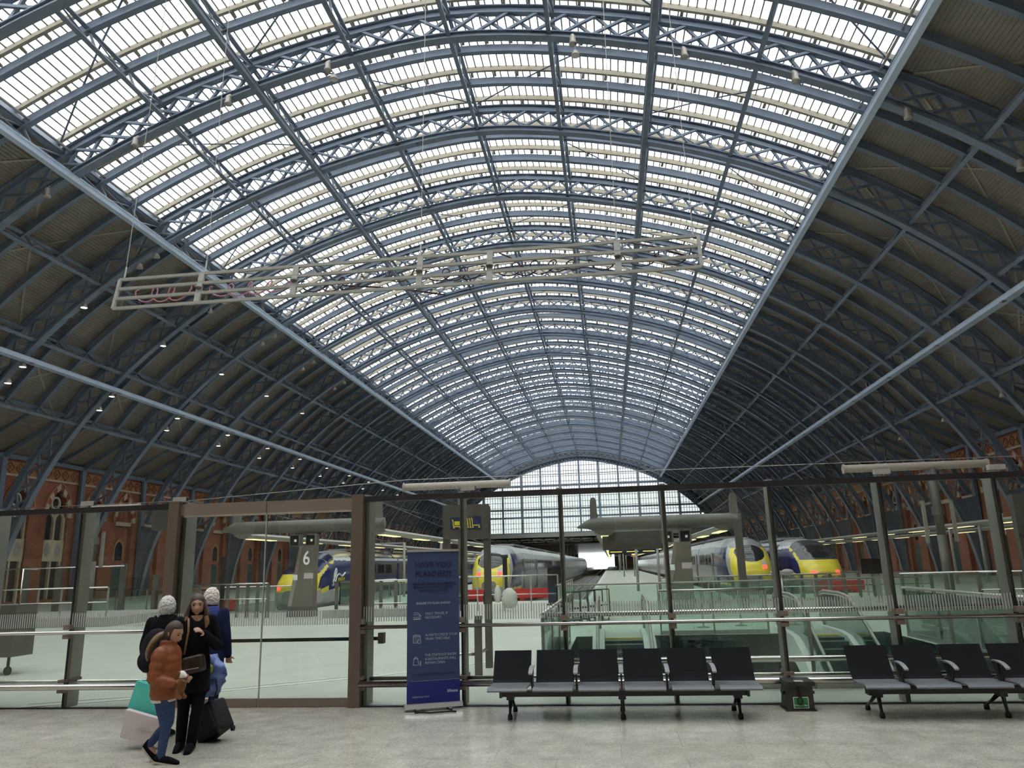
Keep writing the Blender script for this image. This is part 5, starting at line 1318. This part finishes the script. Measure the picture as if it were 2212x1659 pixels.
def jacket(F, t, m, name, z0, z1=1.47, r=1.0, flare=.0, puff=0.0, sleeve=.064, voxel=.011, sl='LR', collar=True):
    mb = MB(); k = F.k; rr = []; n = 26
    base = [(.55, .20, .15), (.75, .19, .14), (.90, .185, .135), (1.02, .172, .128), (1.12, .165, .122), (1.24, .182, .13), (1.34, .190, .128), (1.41, .165, .105), (1.47, .085, .078)]
    for i in range(n+1):
        z = z0+(z1-z0)*i/n
        for (a, ax, ay), (b, bx, by_) in zip(base[:-1], base[1:]):
            if a <= z <= b+1e-6: f = (z-a)/(b-a); rx, ry = ax+(bx-ax)*f, ay+(by_-ay)*f; break
        g = r*(1+flare*max(0, (1.0-z)))*(1+puff*math.cos(2*math.pi*(z-z0)/.10)); rr.append(F.ring(z, rx*g, ry*g))
    mb.rings(rr)
    for s in sl:
        a, e, w_ = F.p4('sh'+s, sleeve*1.08), F.p4('el'+s, sleeve*.92), F.p4('wr'+s, sleeve*.72)
        if puff:
            pts = []; A, E, W = Vector(a), Vector(e), Vector(w_); N = 16
            for i in range(N+1):
                u = i/N; q = A.lerp(E, u*2) if u < .5 else E.lerp(W, u*2-1); q = q.copy(); q[3] *= 1+puff*1.6*math.cos(2*math.pi*u*5); pts.append(tuple(q))
            limb(mb, pts, 14, 2)
        else: limb(mb, [a, mid(a, e, .5, sleeve*k), e, mid(e, w_, .5, sleeve*.84*k), w_])
    if collar: mb.rings([F.ring(z, .085*q, .080*q, 0, .005) for z, q in ((1.40, 1.15), (1.46, 1.0), (1.50, .95))])
    return fuse(mb, name, m, t, voxel, 3)
def hair_cap(t, c, M_, k, m, name='hair', sx=1.16, sy=1.10, sz=1.10, openf=lambda x, y, z: y > .02 and z < .045, rough=.0, back=-.012, low=-.09):
    mb = MB(); rs = []; nu, nv = 40, 28; rnd = random.Random(3)
    for i in range(nv+1):
        ph = math.pi*i/nv*.998+.003; rg = []
        for j in range(nu):
            th = 2*math.pi*j/nu; X, Y, Z = HW_*sx*math.sin(ph)*math.cos(th), HD_*sy*math.sin(ph)*math.sin(th)+back, -HH_*sz*math.cos(ph)+.006
            q = 1+rnd.uniform(-rough, rough)
            if openf(X, Y, Z) or Z < low: q = .78
            rg.append(Vector(c)+M_ @ (Vector((X*q, Y*q, Z*q))*k))
        rs.append(rg)
    mb.rings(rs); return mb

mat('bag_leather', (.028, .018, .013), .35)
def curls(mb, c, M_, k, n, r, zmin, ymax, seed):
    rn = random.Random(seed)
    for _ in range(n):
        th, ph = rn.uniform(0, 2*math.pi), math.acos(rn.uniform(-.75, 1)); v = Vector((HW_*1.18*math.sin(ph)*math.cos(th), HD_*1.12*math.sin(ph)*math.sin(th)-.012, HH_*1.08*math.cos(ph)+.006))
        if v.z < zmin or (v.y > ymax and v.z < .05): continue
        q = r*rn.uniform(.7, 1.3)*k; mb.ell(Vector(c)+M_ @ (v*k), q, q, q*.9, 8, 6)
def rbox(mb, c, sz, M3, b=.03):
    me = MB().cbox((0, 0, 0), sz).mesh('t'); bm = bmesh.new(); bm.from_mesh(me); bmesh.ops.bevel(bm, geom=list(bm.edges), offset=b, segments=3, affect='EDGES', profile=.5); vs_2 = [Vector(c)+M3 @ v.co for v in bm.verts]; bm.verts.index_update(); fs = [tuple(v.index for v in f.verts) for f in bm.faces]; bm.free(); bpy.data.meshes.remove(me); mb.add(vs_2, fs)
random.seed(5)
# --- woman in black, head turned to the camera
W = Fig((-4.66, 8.40), (.62, -.78), 1.63, dict(hipL=(-.08, 0, .88), kneeL=(-.07, .05, .47), ankL=(-.03, .02, .085), toeL=(.03, .18, .03), kneeR=(.07, -.02, .47), ankR=(.06, -.12, .085), toeR=(.12, .03, .03),
    shR=(-.0+.175, 0, 1.39), elL=(-.26, .04, 1.10), wrL=(-.05, .25, 1.27), elR=(.25, .02, 1.10), wrR=(.22, .12, .87), head=(.0, .03, 1.575)))
# local x runs to the person's right, which is the photo's left here
t = thing('person', 'long-haired person in black coat with face turned to the camera', 'person', (-4.66, 8.40, 0), 'travellers walking past the door')
hf = (.42, -.90)
c, M_ = skin_body(W, t, hf, -.04, {'L': (Vector((-.3, -.9, .3)), .35)}, 'skin', True)
trousers(W, t, 'cloth_black', 1.02, .006); shoes(W, t, 'cloth_black')
jacket(W, t, 'cloth_black', 'coat', .62, 1.47, 1.02, .05)
mb = hair_cap(t, c, M_, W.k*1.06, 'hair_brown', openf=lambda x, y, z: y > .015 and z < .062-.4*abs(x) and abs(x) < .068)
for s in (-1, 1):
    for q in range(5):
        x0 = s*(.066+.008*q*.5); y0 = .03-.025*q
        pts = [Vector((x0*.85, y0, .05)), Vector((s*.088, y0, -.03)), Vector((s*(.098+.006*q), y0+.005, -.12)), Vector((s*(.105+.01*(q % 2)), y0+.012, -.20)), Vector((s*.085, y0+.02, -.265-.012*(q % 3)))]
        limb(mb, [(*(c+M_ @ (p*W.k)), r) for p, r in zip(pts, (.016, .021, .022, .018, .006))], 8, 4)
limb(mb, [(*(c+M_ @ (Vector(p)*W.k)), r) for p, r in (((0, -.10, .03), .05), ((0, -.115, -.08), .06), ((0, -.10, -.20), .05), ((0, -.09, -.27), .02))], 10, 4)
fuse(mb, 'hair', 'hair_brown', t, .007, 1)
for s in (-1, 1):
    mb = MB()
    for q in range(4):
        y0 = .035-.02*q; limb(mb, [(*(c+M_ @ (Vector(p)*W.k)), r) for p, r in (((s*.103, y0+.008, -.135), .023), ((s*(.112+.008*(q % 2)), y0+.020, -.20), .023), ((s*.092, y0+.03, -.29-.012*(q % 3)), .006))], 8, 4)
    fuse(mb, 'hair_tips', 'hair_tips', t, .007, 1)
# brown patterned scarf and bag strap
mb = MB(); mb.rings([W.ring(z, rx, ry, 0, .012) for z, rx, ry in ((1.36, .115, .105), (1.42, .10, .095), (1.47, .085, .082))]); fuse(mb, 'scarf', 'hair_tips', t, .01, 2)
hb = thing('shoulder_bag', 'shiny dark brown shoulder bag worn by the long-haired person', 'bag', (-4.66, 8.2, .8))
mb = MB(); q = W.w((.02, .17, 1.0)); q = q+Vector((0, 0, -.06)); rbox(mb, q, (.25, .10, .19), Matrix.Rotation(R(-12), 3, 'Y'), .04); fuse(mb, 'bag_body', 'bag_leather', hb, .012, 2)
MB().tube([q+Vector((-.12, 0, .10)), W.w((.10, .15, 1.30)), W.w((.10, .10, 1.44))], .012, 6).build('strap', 'hair_tips', hb, True)
MB().bar(q+Vector((-.10, -.065, -.06)), q+Vector((.09, -.065, -.03)), .012, .01).build('zip', 'pale_grey', hb)

# --- girl in orange puffer jacket, walking to the right, looking down
G = Fig((-4.66, 7.86), (1, 0.04), 1.42, dict(hipL=(-.075, .0, .82), hipR=(.075, .0, .82), kneeR=(.07, .09, .42), ankR=(.06, .05, .085), toeR=(.07, .22, .03), kneeL=(-.06, .05, .44), ankL=(-.06, -.17, .205), toeL=(-.06, -.09, .06),
    shL=(-.155, .0, 1.27), shR=(.155, .0, 1.27), elR=(.21, -.03, .98), wrR=(.16, .20, .93), elL=(-.2, .02, .99), wrL=(-.10, .22, .95), neck=(0, .02, 1.36), head=(0, .075, 1.505)))
t = thing('person', 'child in an orange puffer jacket and jeans holding a soft toy', 'person', (-4.66, 7.86, 0), 'travellers walking past the door')
c, M_ = skin_body(G, t, (1, -.12), -.38, {'R': (Vector((0, .8, .5)), .75), 'L': (Vector((0, -.8, .5)), .75)}, 'skin', True, -.12, 1.17); G.kk = G.k*1.17
trousers(G, t, 'jeans', .98, -.002, .92); shoes(G, t, 'cloth_black', 'shoe_sole')
mb = MB(); mb.rings([G.ring(z, rx, ry) for z, rx, ry in ((.70, .175, .135), (.80, .165, .13))]); fuse(mb, 'shirt_hem', 'white_cloth', t, .01, 1)
def puffer(F):
    mb = MB(); rr = []; prof_ = [(.73, .180, .150), (.80, .196, .168), (.95, .192, .165), (1.10, .190, .165), (1.20, .190, .155), (1.29, .165, .13), (1.37, .10, .10), (1.42, .098, .10)]
    for i in range(61):
        z = .73+(1.42-.73)*i/60
        for (a, ax, ay), (b, bx, by_) in zip(prof_[:-1], prof_[1:]):
            if a <= z <= b+1e-6: f = (z-a)/(b-a); rx, ry = ax+(bx-ax)*f, ay+(by_-ay)*f; break
        g = 1+.045*abs(math.sin(math.pi*(z-.73)/.105))-.03; rr.append(F.ring(z, rx*g, ry*g, 0, .01))
    mb.rings(rr)
    for s in 'RL':
        a, e, w_ = Vector(F.p4('sh'+s, .098)), Vector(F.p4('el'+s, .078)), Vector(F.p4('wr'+s, .052)); pts = []; N = 36
        for i in range(N+1):
            u = i/N; q = (a.lerp(e, u*2) if u < .5 else e.lerp(w_, u*2-1)).copy(); q[3] *= .94+.12*abs(math.sin(math.pi*u*6)); pts.append(tuple(q))
        limb(mb, pts, 14, 1)
    return fuse(mb, 'puffer_jacket', 'orange_puffer', t, .0095, 1)
puffer(G)
mb = hair_cap(t, c, M_, G.kk, 'hair_light', sx=1.14, sy=1.08, openf=lambda x, y, z: y > .025 and z < .06, low=-.075)
fuse(mb, 'hair', 'hair_brown', t, .007, 1)
mb = MB(); limb(mb, [(-4.70, 7.85, 1.25, .03), (-4.765, 7.84, 1.22, .035), (-4.815, 7.82, 1.14, .036), (-4.835, 7.80, 1.06, .030), (-4.83, 7.79, .985, .008)], 12, 5); limb(mb, [(-4.72, 7.82, 1.24, .025), (-4.80, 7.78, 1.15, .026), (-4.825, 7.77, 1.03, .012)], 10, 5); fuse(mb, 'ponytail', 'hair_light', t, .008, 1)
# soft toy
ty = thing('soft_toy', 'small brown and white soft toy dog in the hands of the child', 'toy', (-4.43, 7.78, .66))
mb = MB(); mb.ell((-4.43, 7.77, .76), .055, .05, .085); limb(mb, [(-4.45, 7.75, .70, .03), (-4.44, 7.74, .65, .026), (-4.41, 7.73, .64, .022)], 10, 3); limb(mb, [(-4.44, 7.80, .70, .03), (-4.42, 7.80, .65, .026), (-4.39, 7.79, .64, .022)], 10, 3); limb(mb, [(-4.42, 7.75, .80, .022), (-4.37, 7.73, .79, .02)], 8, 3); fuse(mb, 'toy_body', 'toy_brown', ty, .008, 2)
mb = MB(); mb.ell((-4.42, 7.76, .855), .042, .042, .04); mb.ell((-4.385, 7.755, .845), .026, .022, .02); fuse(mb, 'toy_head', 'white_cloth', ty, .007, 2)
for y in (7.725, 7.80): MB().ell((-4.435, y, .865), .02, .012, .032).build('toy_ear', 'toy_brown', ty, True)

# --- older traveller with white hair, seen from behind, black jacket and backpack
O = Fig((-5.38, 9.0), (-.25, 1), 1.58)
t = thing('person', 'white-haired person in a black jacket seen from behind, with backpack', 'person', (-5.38, 9.0, 0), 'travellers walking past the door')
c, M_ = skin_body(O, t, (-.25, 1), 0, None, 'skin_dark'); trousers(O, t, 'cloth_navy'); shoes(O, t, 'cloth_black'); jacket(O, t, 'cloth_black', 'jacket', .80, 1.47, 1.08)
mb = hair_cap(t, c, M_, O.k*1.06, 'hair_grey', sx=1.32, sy=1.2, sz=1.12, rough=.035, openf=lambda x, y, z: y > .05 and z < .05, low=-.10); curls(mb, c, M_, O.k*1.08, 420, .013, -.09, .05, 1); fuse(mb, 'hair', 'hair_grey', t, .005, 0)
bp = thing('backpack', 'black backpack on the white-haired person', 'backpack', (-5.42, 8.8, .75))
mb = MB(); q = O.w((-.03, -.20, 1.06)); mb.ell(q, .19, .13, .26, 18, 14); mb.ell(q+Vector((-.04, -.07, -.10)), .14, .09, .13, 14, 10); fuse(mb, 'pack', 'cloth_charcoal', bp, .012, 2)
for s in (-1, 1): MB().tube([O.w((s*.11, -.14, 1.28)), O.w((s*.12, -.04, 1.47)), O.w((s*.12, .13, 1.36)), O.w((s*.13, .14, 1.1))], .018, 6).build('shoulder_strap', 'cloth_black', bp, True)

# --- man in blue jacket behind the woman
Bm = Fig((-5.06, 9.45), (-.15, 1), 1.66)
t = thing('person', 'fair-haired person in a blue hooded jacket seen from behind', 'person', (-5.06, 9.45, 0), 'travellers walking past the door')
c, M_ = skin_body(Bm, t, (-.15, 1), 0, None, 'skin'); trousers(Bm, t, 'cloth_navy'); shoes(Bm, t, 'cloth_black'); jacket(Bm, t, 'cloth_navy', 'jacket', .78, 1.47, 1.10)
mb = hair_cap(t, c, M_, Bm.k*1.06, 'hair_white', sx=1.22, sy=1.12, sz=1.1, rough=.03, openf=lambda x, y, z: y > .05 and z < .05, low=-.07); curls(mb, c, M_, Bm.k*1.06, 380, .011, -.07, .05, 2); fuse(mb, 'hair', 'hair_white', t, .005, 0)
mb = MB(); mb.rings([Bm.ring(z, rx, ry, 0, -.03) for z, rx, ry in ((1.30, .15, .12), (1.37, .15, .13), (1.44, .13, .12), (1.49, .11, .10))]); fuse(mb, 'hood', 'cloth_blue', t, .011, 2)

# --- suitcase with a plastic bag on top
sc = thing('suitcase', 'black fabric wheeled suitcase tilted beside the person in black', 'suitcase', (-4.62, 8.85, 0))
A = Matrix.Rotation(R(-32), 3, 'Y') @ Matrix.Identity(3); cc = Vector((-4.645, 8.86, .215)); Rz = Matrix.Rotation(R(-18), 3, 'Z'); A = Rz @ A
mb = MB(); rbox(mb, cc, (.36, .26, .36), A, .035); mb.build('shell', 'suitcase_fabric', sc, 'auto')
mb = MB(); rbox(mb, cc+A @ Vector((.02, -.135, .0)), (.29, .03, .28), A, .014); mb.build('front_pocket', 'suitcase_fabric', sc, 'auto')
mb = MB(); rbox(mb, cc+A @ Vector((0, 0, .19)), (.15, .03, .03), A, .012); mb.build('top_handle', 'rubber', sc, 'auto')
mb = MB()
for y in (-.06, .06): mb.tube([cc+A @ Vector((-.14, y, .17)), cc+A @ Vector((-.14, y, .52))], .009, 6)
mb.tube([cc+A @ Vector((-.14, -.06, .52)), cc+A @ Vector((-.14, .06, .52))], .016, 8); mb.build('pull_handle', 'chair_metal', sc, True)
for x, y in ((.15, -.10), (.15, .10), (-.15, -.10), (-.15, .10)):
    q = cc+A @ Vector((x, y, -.195)); q.z = max(q.z, .032); MB().lathe(q-Vector((.015, 0, 0)), [(.03, 0), (.03, .03)], 12, 'x').build('wheel', 'rubber', sc)
MB().bar(cc+A @ Vector((-.17, -.136, .165)), cc+A @ Vector((.17, -.136, .165)), .008, .008).build('piping', 'pale_grey', sc)
pb = thing('plastic_bag', 'crumpled blue plastic carrier bag with lime print above the suitcase', 'bag', (-4.64, 8.72, .5))
mb = MB(); rnd = random.Random(9); rs = []
for i in range(15):
    u = i/14; z = .50+.44*u; w_ = (.10+.11*math.sin(math.pi*min(1, u*1.15))**.6)*(1 if u < .8 else 1-(u-.8)*3.2)
    rs.append([Vector((-4.655+.06*u-.02+w_*math.cos(a)*(1+rnd.uniform(-.10, .10)), 8.73+.09*math.sin(a)*(1+rnd.uniform(-.15, .15)), z+rnd.uniform(-.012, .012))) for a in [2*math.pi*j/22 for j in range(22)]])
mb.rings(rs); mb.build('bag_film', 'blue_plastic', pb, True)
MB().ell((-4.60, 8.645, .80), .05, .02, .055, 12, 8).build('lime_print', 'lime', pb, True); MB().ell((-4.71, 8.645, .62), .035, .02, .05, 10, 8).build('pale_print', 'teal_bag', pb, True); MB().ell((-4.62, 8.65, .60), .035, .02, .045, 10, 8).build('lime_print', 'lime', pb, True)
MB().tube([(-4.65, 8.70, .92), (-4.69, 8.66, .98), (-4.70, 8.55, 1.03)], .012, 6).build('carry_handle', 'cloth_blue', pb, True)
MB().tube([(-4.52, 8.66, .70), (-4.49, 8.65, .58), (-4.53, 8.65, .47)], .010, 6).build('loose_strap', 'rubber', pb, True)
# --- carrier bags carried by the white-haired person
tb_ = thing('carrier_bag', 'teal paper carrier bag held low by the white-haired person', 'bag', (-5.42, 8.55, .3))
def tote(t, cx_, cy_, z0, z1, wb_, wt_, dp, m, skew=0, lean=0):
    n = 10; mb = MB(); rs = []
    for i in range(7):
        u = i/6; z = z0+(z1-z0)*u; w_ = wb_+(wt_-wb_)*u
        rs.append([Vector((cx_+skew*u+a*w_/2, cy_+b*dp/2*(1-.25*u)+rnd.uniform(-.004, .004), z+lean*a)) for a, b in ((-1, -1), (-.33, -1.08), (.33, -1.05), (1, -1), (1, 1), (.33, 1.05), (-.33, 1.08), (-1, 1))])
    mb.rings(rs); return mb.build('bag_body', m, t, 'auto')
tote(tb_, -5.34, 8.62, .30, .66, .36, .24, .12, 'teal_bag', .03, -.03)
for y in (8.58, 8.66): MB().tube([(-5.37, y, .65), (-5.36, y, .72), (-5.30, y, .72), (-5.28, y, .64)], .006, 6).build('rope_handle', 'white_cloth', tb_, True)
wb_ = thing('carrier_bag', 'pinkish white carrier bag hanging below the teal bag', 'bag', (-5.25, 8.45, .06))
tote(wb_, -5.24, 8.47, .075, .36, .46, .40, .10, 'pinkwhite_bag', .0, -.05)
MB().box(-5.28, -5.13, 8.405, 8.412, .205, .222).build('printed_line', 'void_grey', wb_)
